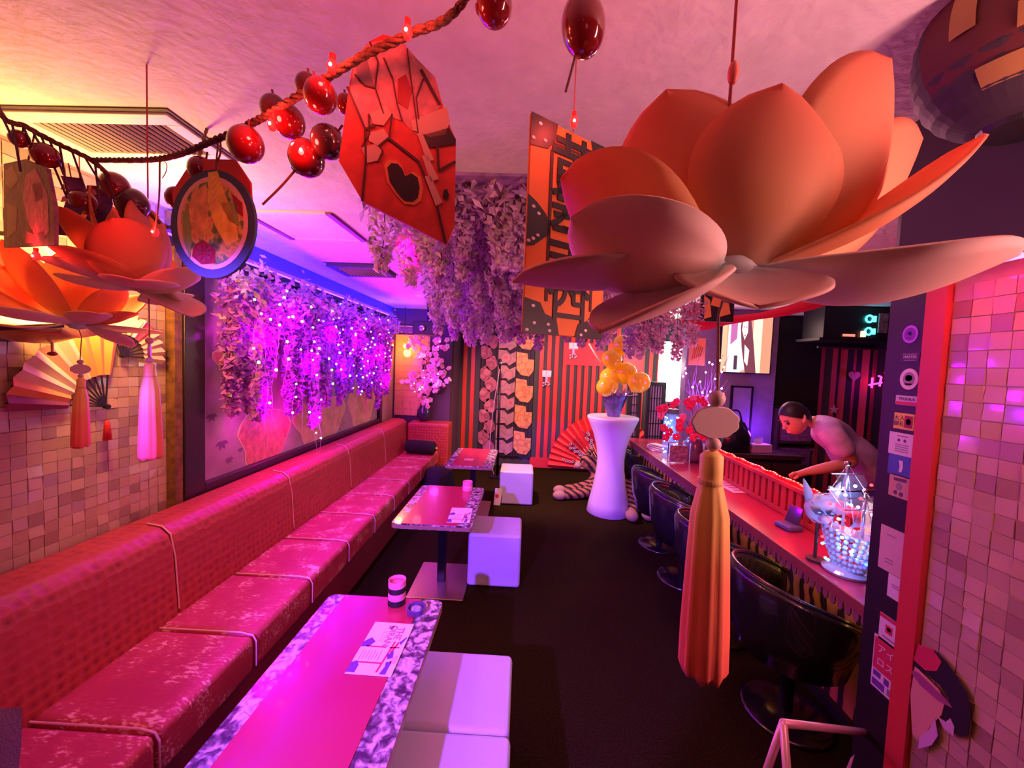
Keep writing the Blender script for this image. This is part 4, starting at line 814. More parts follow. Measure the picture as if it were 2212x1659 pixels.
sticker(1899, 1334, 1945, 1397, 'white sticker with a red band and red square logo', SW, 'rect', [(rect(-1, .72, 1, 1), SRED), (rect(-.35, -.2, .35, .4), SRED), (rect(-.2, 0, .2, .25), SW), (rect(-.6, -.6, .6, -.5), GRYT)])
t, w_, h = sticker(1884, 1384, 1943, 1505, 'red and white poster with large kana lettering low on the pillar', SW, 'rect', [(rect(-.92, -.28, .92, .92), SRED), (rect(-.85, -.55, -.25, -.34), PURP), (rect(.0, -.6, .4, -.36), PURP), (rect(-.9, -.92, .1, -.66), PURP), (rect(.3, -.9, .85, -.65), GRYT)])
text_mesh('アイ', h*.17, SW, 'lettering', t, frame4((-.0024, 0, h*.28), (0,-1,0), (0,0,1)), .0003); text_mesh('ロス', h*.17, SW, 'lettering', t, frame4((-.0024, 0, h*.03), (0,-1,0), (0,0,1)), .0003)
# cut-out lady picture on the tiled wall
lc = thing('wall_cutout', 'painted cut-out of a lady with black hair and red headdress on the tiled wall', 'cutout', PX(2030, 1500, XT)+V((0,0,0))); lo = V(lc.location)
def cut(pts, m, n, e):
    P3 = [PX(x, y, XT-.004) for x, y in pts]; MB().prism([(-(p.y-lo.y), p.z-lo.z) for p in P3], (-.004-e*.0012, 0, 0), (0,-1,0), (0,0,1), .0012).build(n, m, lc)
cut([(1990, 1395), (2020, 1405), (2045, 1430), (2070, 1465), (2090, 1500), (2098, 1545), (2092, 1585), (2075, 1592), (2055, 1580), (2040, 1555), (2038, 1535), (2050, 1510), (2030, 1480), (2000, 1455), (1975, 1450), (1972, 1420)], M('cutout_hair', (.012,.006,.01), .6), 'hair', 0)
cut([(1978, 1440), (2000, 1460), (2030, 1490), (2042, 1520), (2035, 1545), (2010, 1570), (1990, 1600), (1972, 1585), (1968, 1500)], M('cutout_skin', (.62,.30,.22), .6), 'face', 1)
cut([(1985, 1392), (2015, 1402), (2035, 1430), (2025, 1450), (2000, 1448), (1975, 1425)], SRED, 'headdress', 1); cut([(1965, 1445), (1985, 1452), (2050, 1515), (2060, 1530), (2030, 1515), (1990, 1480)], M('cutout_mauve', (.30,.06,.18), .6), 'ribbon', 2)
cut([(2022, 1552), (2028, 1590), (2015, 1610), (1985, 1618), (1990, 1590), (2010, 1575)], M('cutout_lilac', (.60,.35,.55), .6), 'collar', 2); cut([(2028, 1548), (2045, 1560), (2055, 1552), (2064, 1570), (2062, 1590), (2042, 1575)], MATS['cutout_lilac'], 'collar', 2)
# metal sign stand by the pillar foot
st = thing('folding_stand', 'pale pink tubular metal stand on the floor by the pillar', 'stand', (.86, 1.16, 0)); sto = V(st.location)
A0, B0 = PY(1692, 1562, 1.10), PY(1872, 1582, 1.34); TUBM = M('pink_steel', (.70,.38,.42), .35, .3)
C0 = PY(1740, 1660, 1.0)
d1 = (C0-A0); 
foot = lambda p, d: p+d*((0.012-p.z)/d.z)
dd = V((.03, -.10, -.62)).normalized()
A1, B1 = foot(A0, dd), foot(B0, dd); A2, B2 = foot(A0, V((-.02, .14, -.62))), foot(B0, V((-.02, .14, -.62)))
for a_, b_ in ((A0, B0), (A0, A1), (B0, B1), (A0, A2), (B0, B2), (A1, B1), (A2, B2), ((A0+A1)/2, (B0+B1)/2)): MB().tube([a_-sto, b_-sto], .011, 10).build('tube', TUBM, st, smooth=True)
# ---------------------------------------------------------------- figures grown from skeletons
def skin_obj(name, joints, edges, mat, parent=None, loc=(0,0,0), sub=2, smooth_it=0):
    me = bpy.data.meshes.new(name); bm = bmesh.new(); lay = bm.verts.layers.skin.verify(); vs = []
    for i, (p, r_) in enumerate(joints):
        v = bm.verts.new(p); v[lay].radius = (r_, r_) if not isinstance(r_, tuple) else r_; v[lay].use_root = (i == 0); vs.append(v)
    for a, c in edges: bm.edges.new((vs[a], vs[c]))
    bm.to_mesh(me); bm.free(); me.materials.append(mat)
    o = bpy.data.objects.new(name, me); COL.objects.link(o); o.location = loc
    if parent: o.parent = parent
    s = o.modifiers.new('skin', 'SKIN'); s.use_smooth_shade = True; s.branch_smoothing = .6
    u = o.modifiers.new('subdivision', 'SUBSURF'); u.levels = sub; u.render_levels = sub
    dg = bpy.context.evaluated_depsgraph_get(); dg.update()
    m2 = bpy.data.meshes.new_from_object(o.evaluated_get(dg)); o.modifiers.clear(); o.data = m2
    if not m2.materials: m2.materials.append(mat)
    for p in m2.polygons: p.use_smooth = True
    return o
# bending man behind the counter
mo = V((2.62, 2.95, 0))
H = lambda px, py, Y=2.95: PY(px, py, Y)-mo
hip = H(1895, 1045); chest = H(1822, 960); nk = H(1768, 914); hd = H(1722, 906); 
J = [(hip, .13), (H(1860, 1003), .135), (chest, .145), (H(1785, 922), .12), (nk, .06), (H(1748, 908), .055)]
Ed = [(0,1),(1,2),(2,3),(3,4),(4,5)]
def addj(p, r_, par): J.append((p, r_)); Ed.append((par, len(J)-1)); return len(J)-1
for s_ in (-1, 1):
    Y = 2.95+.19*s_
    a = addj(H(1790, 930, Y), .065, 3)
    e = addj(H(1842, 1000, Y-.02*s_) if s_ < 0 else H(1830, 1000, Y), .048, a); m1 = addj(H(1790, 1010, Y-.02), .042, e); wr_ = addj(H(1738, 1020, Y-.02), .028, m1)
    pl_ = addj(H(1722, 1024, Y-.02), .032, wr_)
    for k in range(4):
        f1 = addj(H(1714-k, 1022+k*3, Y-.05+.025*k), .010, pl_); addj(H(1704+k*1.2, 1028+k*2.5, Y-.05+.025*k), .0085, f1)
    t1 = addj(H(1722, 1031, Y-.06), .010, pl_); addj(H(1714, 1035, Y-.065), .0085, t1)
    h0 = addj(hip+V((.02, .09*s_, -.05)), .095, 0); k0 = addj(V((hip.x-.02, .10*s_, .48)), .062, h0); f0 = addj(V((hip.x+.06, .10*s_, .08)), .045, k0); addj(V((hip.x-.10, .10*s_, .035)), .035, f0)
man = skin_obj('person', J, Ed, SKIN, None, mo)
tag(man, 'man in a pale mauve shirt bending forward over his work behind the bar counter', 'person')
# head as part of the figure's mesh
hb_ = bpy.data.meshes.new('head'); mb = MB()
ax = (hd-nk).normalized()
hc = H(1716, 903); fdir = V((-.80, -.15, -.58)).normalized(); upd = V((-.60, 0, .80)); upd = (upd-fdir*upd.dot(fdir)).normalized(); sd = fdir.cross(upd)
def hp_(f_, u_, s_): return hc+fdir*f_+upd*u_+sd*s_
mat_h = Matrix((( fdir.x, sd.x, upd.x), (fdir.y, sd.y, upd.y), (fdir.z, sd.z, upd.z)))
vs = []; fs = []; n, m = 20, 14
for i in range(m+1):
    ph = PI*i/m; z = -math.cos(ph); rr = math.sin(ph)
    for j in range(n):
        a = 2*PI*j/n; f_ = rr*math.cos(a)*.098; s_ = rr*math.sin(a)*.076; u_ = z*.118
        if z < -.2: f_ = f_*(1+.12*(-z)) + .018*(-z); s_ *= 1-.22*(-z)
        vs.append(tuple(hp_(f_, u_, s_)))
for i in range(m):
    for j in range(n): fs.append((i*n+j, i*n+(j+1) % n, (i+1)*n+(j+1) % n, (i+1)*n+j))
mb.add(vs, fs)
mb.tube([hp_(.085, .015, 0), hp_(.112, -.018, 0), hp_(.095, -.03, 0)], [.008, .014, .008], 8)
for s_ in (-1, 1): mb.sph(hp_(-.005, -.005, .078*s_), (.012, .020, .032), 10, 8)
mb.sph(hp_(.098, -.062, 0), (.010, .022, .008), 8, 6)
me = mb.mesh('head', SKIN, True); bm = bmesh.new(); bm.from_mesh(man.data); bm.from_mesh(me); bm.to_mesh(man.data); bm.free()
for p in man.data.polygons: p.use_smooth = True
for s_ in (-1, 1):
    MB().sph(hp_(.086, .012, .030*s_), .012, 8, 6).build('eye', BLACK, man, smooth=True); MB().bar(hp_(.094, .034, .015*s_), hp_(.084, .034, .048*s_), .006, .006).build('eyebrow', BLACK, man)
HAIR = M('black_hair', (.012,.010,.012), .5)
vs = []; fs = []
for i in range(9):
    ph = (PI*.60)*i/8
    for j in range(n):
        a = 2*PI*j/n; back = -math.cos(a); lim = ph*(.86+.38*back); rr = math.sin(lim); vs.append(tuple(hp_(rr*math.cos(a)*.108-.006, math.cos(lim)*.128, rr*math.sin(a)*.086)))
for i in range(8):
    for j in range(n): fs.append((i*n+j, i*n+(j+1) % n, (i+1)*n+(j+1) % n, (i+1)*n+j))
MB().add(vs, fs).build('hair', HAIR, man, smooth=True)
SHIRT = M('mauve_shirt', (.50,.38,.58), .8, var=.25, vscale=12, bump=.3, bscale=18)
Js = [(hip+V((.01,0,0)), .155), (H(1860, 1003), .158), (chest, .168), (H(1787, 922), .140), (H(1768, 912), .078)]; Es = [(0,1),(1,2),(2,3),(3,4)]
for s_ in (-1, 1):
    Y = 2.95+.19*s_; Js += [(H(1790, 930, Y), .086), (H(1818, 966, Y), .078), (H(1830, 984, Y), .080)]; k = len(Js); Es += [(3, k-3), (k-3, k-2), (k-2, k-1)]
skin_obj('shirt', Js, Es, SHIRT, man)
Jt = [(hip, .15)]; Et = []
for s_ in (-1, 1):
    k = len(Jt); Jt += [(hip+V((.02, .09*s_, -.06)), .115), (V((hip.x-.02, .10*s_, .48)), .085), (V((hip.x+.05, .10*s_, .10)), .07)]; Et += [(0, k), (k, k+1), (k+1, k+2)]
skin_obj('trousers', Jt, Et, M('navy_trousers', (.03,.03,.09), .8), man)
for s_ in (-1, 1): MB().sph((hip.x-.03, .10*s_, .042), (.13, .045, .042), 12, 8).build('shoe', BLACK, man, smooth=True)
# plush tiger lying round the hourglass table
tg0 = V((1.22, 4.85, 0))
TGM = tiger_mat('tiger_plush', (.30,.13,.055), (.02,.010,.008), 5.5, 'DIAGONAL', 4); CREAM = M('plush_cream', (.40,.26,.17), .9, bump=.5, bscale=150)
Jg = [(V((.14, -.30, .18)), .15), (V((.07, -.02, .21)), .17), (V((-.08, .17, .24)), .17), (V((-.25, .19, .36)), .13), (V((-.34, .15, .44)), .13), (V((-.43, .10, .41)), .075)]
Eg = [(0,1),(1,2),(2,3),(3,4),(4,5)]
def aj(p, r_, par): Jg.append((V(p), r_)); Eg.append((par, len(Jg)-1)); return len(Jg)-1
a = aj((-.26, .12, .13), .085, 2); a = aj((-.48, .08, .075), .07, a); aj((-.66, .05, .065), .065, a)
a = aj((-.22, .0, .13), .085, 2); a = aj((-.45, -.08, .07), .065, a); aj((-.68, -.14, .062), .062, a)
a = aj((.08, -.46, .11), .09, 0); a = aj((.06, -.58, .085), .07, a); aj((.03, -.68, .07), .065, a)
a = aj((.22, -.46, .11), .085, 0); aj((.21, -.62, .075), .065, a)
a = aj((.23, -.14, .10), .045, 0); a = aj((.24, .08, .06), .04, a); aj((.20, .3, .05), .04, a)
tg = skin_obj('plush_tiger', Jg, Eg, TGM, None, tg0); tag(tg, 'big striped plush tiger lying on the carpet round the hourglass table', 'plush toy')
for s_ in (-1, 1):
    MB().sph((-.32+.03*s_, .13+.09*s_, .56), (.035, .03, .04), 10, 6).build('ear', TGM, tg, smooth=True); MB().sph((-.435, .10+.055*s_, .48), .014, 8, 6).build('eye', BLACK, tg, smooth=True)
MB().sph((-.48, .07, .39), (.05, .06, .045), 12, 8).build('muzzle', CREAM, tg, smooth=True); MB().sph((-.525, .07, .415), (.015, .022, .014), 8, 6).build('nose', BLACK, tg, smooth=True)
for p in ((-.70, .05, .062), (-.72, -.15, .06)): MB().sph(p, (.085, .06, .058), 12, 8).build('paw', CREAM, tg, smooth=True)
for p in ((.01, -.72, .066), (.20, -.67, .066)): MB().sph(p, (.07, .085, .062), 12, 8).build('paw', CREAM, tg, smooth=True)
# ---------------------------------------------------------------- lotus lanterns
PETU = grad_mat('petal_upper', [(0, (.85,.62,.40)), (.3, (.86,.45,.18)), (1, (.82,.21,.11))], .7, .40)
PETL = grad_mat('petal_lower', [(0, (.60,.72,.64)), (.22, (.82,.66,.56)), (.7, (.82,.52,.42)), (1, (.84,.44,.36))], .7, .25)
def petal(base, tip, wd, bow, cup, mat, parent, ref=(0,0,1)):
    base, tip = V(base), V(tip); ax = tip-base; Ln = ax.length; a = ax/Ln; z = V(ref); nr_ = z-a*z.dot(a)
    if nr_.length < .15: nr_ = V((-a.x, -a.y, .1))-a*V((-a.x, -a.y, .1)).dot(a)
    nr_.normalize(); sd_ = a.cross(nr_); nl, nw_ = 18, 8; vs = []; fs = []; ts = []
    for i in range(nl+1):
        t = i/nl; hw = wd*.62*(math.sin(PI*min(1, t**1.12))**.62); hw = max(hw, .12*wd*(1-t))
        for j in range(nw_+1):
            s_ = j/nw_*2-1; p = base+a*(Ln*t)+sd_*(hw*s_)+nr_*(-bow*Ln*math.sin(PI*t)+cup*hw*(s_*s_-.0)); vs.append(p); ts.append(t)
    for i in range(nl):
        for j in range(nw_): fs.append((i*(nw_+1)+j, (i+1)*(nw_+1)+j, (i+1)*(nw_+1)+j+1, i*(nw_+1)+j+1))
    o = MB().add(vs, fs, ts).build('petal', mat, parent, smooth=True)
    s = o.modifiers.new('thick', 'SOLIDIFY'); s.thickness = .004; s.offset = 0
    return o
LC_ = PY(1575, 590, .45)
lot = thing('lotus_lantern', 'large coral lotus lantern with a long yellow-to-red tassel, hanging in front of the bar', 'lantern', LC_)
B0_ = lambda d: V((d.x, d.y, 0)).normalized()*.02 if V((d.x, d.y, 0)).length > .01 else V((0,0,0))
for (px, py, Y, wd, bow, cup, m, *ref) in (
    (1108, 607, .46, .115, .05, .25, PETL), (1296, 716, .36, .105, .05, .3, PETL), (1640, 664, .375, .120, .10, .25, PETL, (0,-.3,1)), (2200, 548, .40, .105, .15, .30, PETL, (0,.25,1)),
    (1400, 600, .64, .10, .05, .3, PETL), (1760, 628, .64, .12, .05, .3, PETL), (1265, 560, .60, .10, .05, .3, PETU),
    (1213, 385, .50, .125, .10, .30, PETU, (.2,.6,1)), (1236, 468, .39, .118, .20, .28, PETL, (0,.35,1)), (2118, 296, .44, .085, .10, .3, PETU), (1990, 300, .56, .11, .08, .2, PETU, (0,1,.6)), (1330, 420, .60, .11, .1, .3, PETU),
    (1440, 196, .47, .130, .10, .25, PETU, (.25,1,.1)), (1688, 184, .42, .130, .12, .30, PETU, (0,1,.1)), (1922, 130, .47, .125, .10, .20, PETU, (-.3,1,.2)), (1560, 240, .56, .12, .1, .35, PETU), (1780, 240, .56, .12, .1, .35, PETU)):
    tip = PY(px, py, Y)-LC_; petal(B0_(tip), tip, wd, bow, cup, m, lot, ref[0] if ref else (0,0,1))
MB().lathe([(0, -.022), (.022, -.016), (.03, 0), (.022, .014), (0, .018)], 18).build('core', M('lotus_core', (.55,.62,.55), .7), lot, smooth=True)
crd = [V((.0, 0, .0)), PY(1575, 240, .45)-LC_, PY(1590, 20, .45)-LC_, V((PY(1590, 20, .45).x-LC_.x+.0, 0, 2.4-LC_.z))]
MB().tube(crd, .0018, 6).build('cord', CORDR, lot); MB().sph(PY(1584, 158, .45)-LC_, (.006, .006, .013), 10, 8).build('bead', M('red_bead', (.85,.18,.12), .4), lot, smooth=True)
# pendant below
def q(px, py): return PY(px, py, .45)-LC_
MB().tube([V((0,0,-.01)), q(1552, 680), q(1550, 845)], .0016, 6).build('hanging_thread', TWINE, lot)
JADE = M('jade_plastic', (.62,.42,.40), .5)
MB().sph(q(1548, 861), (.0095, .0095, .0095), 12, 8).build('bead', JADE, lot, smooth=True)
c = q(1544, 912); sc = []
for i in range(64): a = 2*PI*i/64; k = 1+.055*abs(math.sin(a*4.5)); sc.append((.0265*k*math.cos(a), .0185*k*math.sin(a)))
MB().prism(sc, c+V((0, .003, 0)), (1,0,0), (0,0,1), .006).build('medallion', JADE, lot, bev=.0015); MB().sph(q(1541, 960), .0085, 12, 8).build('bead', JADE, lot, smooth=True)
MB().tube([q(1546, 872), q(1541, 975)], .0012, 6).build('hanging_thread', TWINE, lot)
TAS = grad_mat('tassel_silk', [(0, (.90,.62,.16)), (.30, (.90,.52,.13)), (.55, (.92,.24,.11)), (1, (.92,.14,.10))], .55)
def tassel(parent, top, L_, r0, r1, sway):
    pr = [(0, r0*.6, ), (.02, r0), (.09, r0*1.0), (.14, r0*.98), (.17, r0*1.15), (.28, r0*1.6), (.5, r0*1.8), (.8, r1), (.97, r1*1.02), (1, r1*.9)]
    vs = []; fs = []; ts = []; n = 40
    for (t, r_) in pr:
        for j in range(n):
            a = 2*PI*j/n; k = 1+(.05*math.sin(a*9)+.035*math.sin(a*14+1))*min(1, max(0, (t-.13)*6)); z = -t*L_
            if t > .99: z += L_*.012*math.sin(a*7)
            vs.append(top+V((r_*k*math.cos(a), r_*k*math.sin(a), z))+V(sway)*t); ts.append(max(t, .001))
    for i in range(len(pr)-1):
        for j in range(n): fs.append((i*n+j, (i+1)*n+j, (i+1)*n+(j+1) % n, i*n+(j+1) % n))
    fs.append(tuple(range(n))); fs.append(tuple((len(pr)-1)*n+j for j in range(n-1, -1, -1)))
    tz = MB().add(vs, fs, ts).build('tassel', TAS, parent, smooth=True)
    MB().lathe([(r0*1.06, -.012), (r0*1.1, -.009), (r0*1.06, -.006)], 24, top+V((0, 0, -L_*.10))).build('binding', M('tassel_binding', (.70,.45,.15), .5), tz)
    return tz
tp_ = q(1538, 975); bt_ = q(1516, 1448)
tassel(lot, tp_, (tp_-bt_).length, .0125, .0255, (bt_.x-tp_.x, 0, 0))
dup(lot, PY(322, 622, 1.03), 2.3, 'coral lotus lantern with an orange tassel hanging before the gold painting')
dup(lot, PY(168, 700, 1.30), 4.1, 'faded coral lotus lantern hanging close to the yellow wall lamps', scale=.92)
# ---------------------------------------------------------------- garland ropes
def rope(name, label, pts, r_, n=60):
    c = bez(pts, n); o_ = V(c[0]); t = thing(name, label, 'garland', o_); mb1 = MB()
    for ph in (0, 2*PI/3, 4*PI/3):
        pp_ = []; s_ = 0
        for i, p in enumerate(c):
            a = (c[min(i+1, len(c)-1)]-c[max(i-1, 0)]).normalized(); u = a.orthogonal().normalized(); v_ = a.cross(u)
            if i: s_ += (c[i]-c[i-1]).length
            k = s_/(r_*9)*2*PI+ph; pp_.append(p-o_+r_*.55*(u*math.cos(k)+v_*math.sin(k)))
        MB().tube(pp_, r_*.62, 6).build('strand', ROPE, t, smooth=True)
    return t, c
gA = [V((PY(1010, -10, .56).x+.10, .56, 2.40)), PY(1010, -10, .56), PY(880, 75, .57), PY(790, 118, .58), PY(690, 178, .60), PY(600, 235, .64), PY(540, 268, .68), PY(470, 300, .72), PY(350, 342, .80), PY(200, 346, .88)]
rA, cA = rope('rope_garland', 'twisted brown rope garland strung with berries and red lights across the ceiling', gA, .0055, 200)
gB = [V((PY(-60, 150, .75).x, .75, 2.4)), PY(-10, 222, .78), PY(60, 275, .82), PY(120, 308, .85), PY(200, 348, .88), PY(255, 400, .97), PY(310, 450, 1.05), PY(385, 480, 1.15), V((PY(420, 470, 1.25).x, 1.3, 2.4))]
rB, cB = rope('rope_garland', 'dark rope garland hung with plaques and cords beside the yellow wall lamps', gB, .005, 200)
for (a, c) in (((345, 345, .80), (335, 500, .84)), ((475, 300, .72), (470, 350, .73))):
    MB().tube(bez([PY(*a)-V(cA[0]), (PY(*a)+PY(*c))/2-V(cA[0])+V((.004,0,0)), PY(*c)-V(cA[0])], 10), .0016, 6).build('tie_string', TWINE, rA)
MB().tube([PY(350, 345, .8)-V(cA[0])+V((.014*math.sin(t)*math.cos(t*.5), 0, -.02+.018*math.cos(t))) for t in [2*PI*i/16 for i in range(16)]], .0008, 5, True).build('bow_loop', TWINE, rA)
for i in range(16):
    p = cB[30+8*i]-V(cB[0]); MB().tube([p, p+V((random.uniform(-.01, .03), random.uniform(0, .03), -random.uniform(.04, .13)))], .0022, 5).build('hanging_cord', M('dark_cord', (.08,.035,.06), .8), rB)
# berries on twigs
BER = M('berry_red', (.20,.008,.010), .12, coat=.8); BERD = M('berry_dark', (.07,.02,.02), .15, coat=.7)
STEM = M('berry_stem', (.18,.05,.04), .7)
def berry(px, py, rp, Y, dark=False, el=1.1, stem=None, label=''):
    c = PY(px, py, Y); r_ = rp/FPX*Y; t = thing('berry', label, 'berry', c, 0, 'glossy berries on the rope garlands')
    MB().sph((0,0,0), (r_, r_, r_*el), 20, 14, (random.uniform(-.3, .3), 0, 1)).build('fruit', BERD if dark else BER, t, smooth=True)
    e = stem and PY(stem[0], stem[1], Y)-c or V((random.uniform(-.5, .5)*r_, 0, r_*1.5))
    MB().tube(bez([e*.0+e.normalized()*r_*.9, e*.6+V((0, .002, 0)), e], 8), .0018, 6).build('stem', STEM, t)
    MB().lathe([(.0, 0), (r_*.28, .001), (r_*.2, r_*.12), (0, r_*.14)], 8, e.normalized()*r_*.93, e).build('calyx', STEM, t); return t
for a in ((1068, 12, 37, .55, 0, (1030, 20), 'red berry at the end of a bent twig by the ceiling rope end'), (692, 207, 33, .60, 0, None, 'red berry hanging under the rope between two red lights'), (664, 186, 24, .62, 1, None, 'dark berry pressed against the rope'),
          (624, 262, 32, .66, 0, None, 'plum-red berry just behind a lit red bulb'), (592, 236, 27, .68, 1, None, 'dark berry on top of the rope by a red bulb'), (531, 312, 35, .67, 0, None, 'red berry below the rope next to the ceiling vent'),
          (662, 342, 36, .64, 0, (567, 442), 'red berry with a long drooping twig'), (707, 307, 33, .63, 1, (740, 270), 'near-black berry touching the red painted plaque'), (748, 226, 20, .66, 0, None, 'red berry half behind the painted plaque'),
          (436, 368, 26, .76, 0, None, 'red berry on top of the round plaque'), (383, 428, 22, .80, 0, None, 'red berry tucked behind the round plaque rim'), (248, 402, 27, .95, 0, (230, 375), 'red berry on the dark cord garland'), (286, 440, 30, .97, 1, (250, 420), 'black berry on the dark cord garland'),
          (180, 436, 24, .95, 0, (190, 400), 'bright red berry between the dark hanging cords'), (98, 336, 24, .84, 0, (80, 300), 'dull red berry near the wall end of the dark rope'), (42, 300, 17, .82, 0, (50, 275), 'small red berry near the wall end of the dark rope'), (280, 462, 18, .99, 0, None, 'little red berry under the black berry')):
    berry(a[0], a[1], a[2], a[3], bool(a[4]), 1.08, a[5], a[6])
hbt = berry(1260, 55, 45, .55, False, 1.36, (1222, 198), 'single long red berry hanging alone with a twig below it')
MB().tube([V((-.001, 0, .03)), V((0, 0, 2.4-hbt.location.z))], .0014, 5).build('cord', CORDR, hbt)
# red bulbs
def bulb(px, py, Y, label, es=26, r_=.0075, pw=1.0):
    c = PY(px, py, Y); t = thing('red_bulb', label, 'bulb', c, 0, 'red garland bulbs')
    MB().lathe([(0, -r_*1.6), (r_*.6, -r_*1.3), (r_, -r_*.2), (r_*.8, r_*.7), (r_*.55, r_)], 14).build('glass', E('red_bulb_glow', (1,.004,.004), 5), t, smooth=True)
    MB().lathe([(r_*.55, r_), (r_*.6, r_*2.2), (0, r_*2.3)], 12).build('socket', M('bulb_socket', (.35,.01,.01), .4), t)
    MB().sph((0, -r_*.75, -r_*.3), r_*.38, 8, 6).build('filament', E('bulb_core', (1,.75,.6), 12), t); light('bulb_light', 'POINT', c+V((0, -.03, .0)), (1, .06, .05), pw, .012)
for a in ((880, 68, .555, 'lit red bulb at the top of the painted plaque'), (718, 142, .585, 'lit red bulb alone on the rope'), (588, 268, .645, 'lit red bulb among the berries on the rope'), (655, 325, .62, 'lit red bulb in front of the drooping-twig berry'), (335, 500, .85, 'lit red bulb hanging on a string above the lotus petals'), (78, 552, .84, 'lit red bulb under the patterned plaque'), (1240, 262, .735, 'lit red bulb on the top edge of the orange signboard')):
    bulb(*a, pw=.55)
# ---------------------------------------------------------------- hanging plaques
LINE = M('plaque_line', (.06,.015,.02), .6)
def plaque_frame(px, py, Y, yaw):
    c = PY(px, py, Y); u = V((math.cos(yaw), math.sin(yaw), 0)); return c, u, V((0,0,1))
def onplane(px, py, c, n): d = ray(px, py); t = (c-EYE).dot(n)/d.dot(n); return EYE+d*t
# lacquer-box plaque
c, u, v_ = plaque_frame(870, 300, .63, .18); n_ = u.cross(v_)
pq = thing('painted_plaque', 'red painted wooden plaque of a lacquer box with a black heart', 'plaque', c)
def L2(pp, c, u, n_, v_=V((0,0,1))): return [((onplane(x, y, c, n_)-c).dot(u), (onplane(x, y, c, n_)-c).dot(v_)) for x, y in pp]
def pdec(par, c, u, n_, pp, m, name, e, th=.0007): MB().prism(L2(pp, c, u, n_), n_*(.0030+e*.0007), u, (0,0,1), th).build(name, m, par)
out = [(800, 92), (828, 78), (862, 85), (905, 135), (940, 170), (952, 215), (968, 265), (985, 305), (982, 490), (965, 530), (784, 437), (733, 350), (755, 190), (766, 130)]
MB().prism(L2(out, c, u, n_), n_*-.003, u, (0,0,1), .006).build('board', M('plaque_red', (.62,.05,.03), .6, var=.2, vscale=40), pq)
PINKP = M('plaque_pink', (.55,.22,.22), .6, var=.25, vscale=60); TANP = M('plaque_tan', (.62,.36,.28), .6); GREYP = M('plaque_grey', (.22,.12,.14), .6)
pdec(pq, c, u, n_, [(800, 95), (862, 88), (905, 135), (940, 170), (952, 232), (905, 300), (870, 265), (830, 250), (790, 282), (757, 200), (768, 130)], PINKP, 'painted_flowers', 0)
pdec(pq, c, u, n_, [(768, 125), (790, 115), (800, 160), (812, 195), (790, 190), (772, 165)], GREYP, 'painted_leaf', 1); pdec(pq, c, u, n_, [(860, 175), (878, 165), (890, 200), (882, 240), (860, 225)], REDD, 'painted_bud', 1)
for pp in ([(800, 250), (835, 232), (848, 250), (830, 275), (808, 272)], [(800, 290), (830, 282), (842, 300), (818, 318), (798, 308)], [(782, 322), (812, 315), (828, 330), (818, 350), (795, 355)]): pdec(pq, c, u, n_, pp, TANP, 'painted_petal', 2)
pdec(pq, c, u, n_, [(888, 265), (965, 235), (972, 265), (962, 295), (930, 300), (892, 285)], TANP, 'painted_lid', 2); pdec(pq, c, u, n_, [(905, 298), (970, 280), (985, 305), (984, 315), (930, 322)], BLACK, 'painted_shadow', 2)
hp0 = [(838, 365), (846, 356), (860, 357), (870, 368), (876, 384), (889, 377), (903, 387), (907, 408), (903, 430), (892, 438), (874, 436), (858, 418), (843, 395)]
hc0 = (872, 398); pdec(pq, c, u, n_, [(hc0[0]+(x-hc0[0])*1.22, hc0[1]+(y-hc0[1])*1.18) for x, y in hp0], M('plaque_orange', (.75,.22,.06), .6), 'heart_border', 1); pdec(pq, c, u, n_, hp0, BLACK, 'heart', 2)
for pp in ([(902, 292), (912, 290), (938, 350), (922, 352)], [(912, 340), (924, 340), (948, 390), (930, 396)], [(918, 385), (930, 382), (956, 440), (942, 448)]): pdec(pq, c, u, n_, pp, TANP, 'painted_ribbon', 3)
def pline(par, c, u, n_, pp, w_, e=2): 
    for a, b_ in zip(pp, pp[1:]):
        A, B = onplane(*a, c, n_)-c, onplane(*b_, c, n_)-c; MB().bar(A+n_*(.0034+e*.0007), B+n_*(.0034+e*.0007), w_, .0008, n_).build('outline', LINE, par)
pline(pq, c, u, n_, [(752, 192), (790, 282), (792, 350), (784, 437)], .0035); pline(pq, c, u, n_, [(842, 303), (905, 352), (945, 450), (963, 528)], .004); pline(pq, c, u, n_, [(792, 282), (812, 275)], .003); pline(pq, c, u, n_, [(945, 320), (948, 372), (984, 352)], .004); pline(pq, c, u, n_, [(880, 110), (905, 300)], .002); pline(pq, c, u, n_, [(910, 155), (950, 230)], .005); pline(pq, c, u, n_, [(800, 95), (818, 140), (812, 195), (830, 250)], .002); pline(pq, c, u, n_, [(830, 130), (850, 175), (858, 225), (870, 265)], .002); pline(pq, c, u, n_, [(768, 165), (790, 190), (812, 195)], .002); pline(pq, c, u, n_, [(915, 175), (900, 215), (905, 262)], .002); pline(pq, c, u, n_, [(798, 250), (800, 292), (783, 322)], .0025); pline(pq, c, u, n_, [(848, 250), (842, 300), (820, 318), (828, 330), (818, 352)], .0025)
pdec(pq, c, u, n_, [(958, 415), (966, 410), (970, 425), (964, 435), (957, 428)], BLACK, 'painted_dot', 2)
MB().tube([onplane(835, 85, c, n_)-c, PY(820, 100, .575)-c], .0015, 5).build('cord', TWINE, pq)
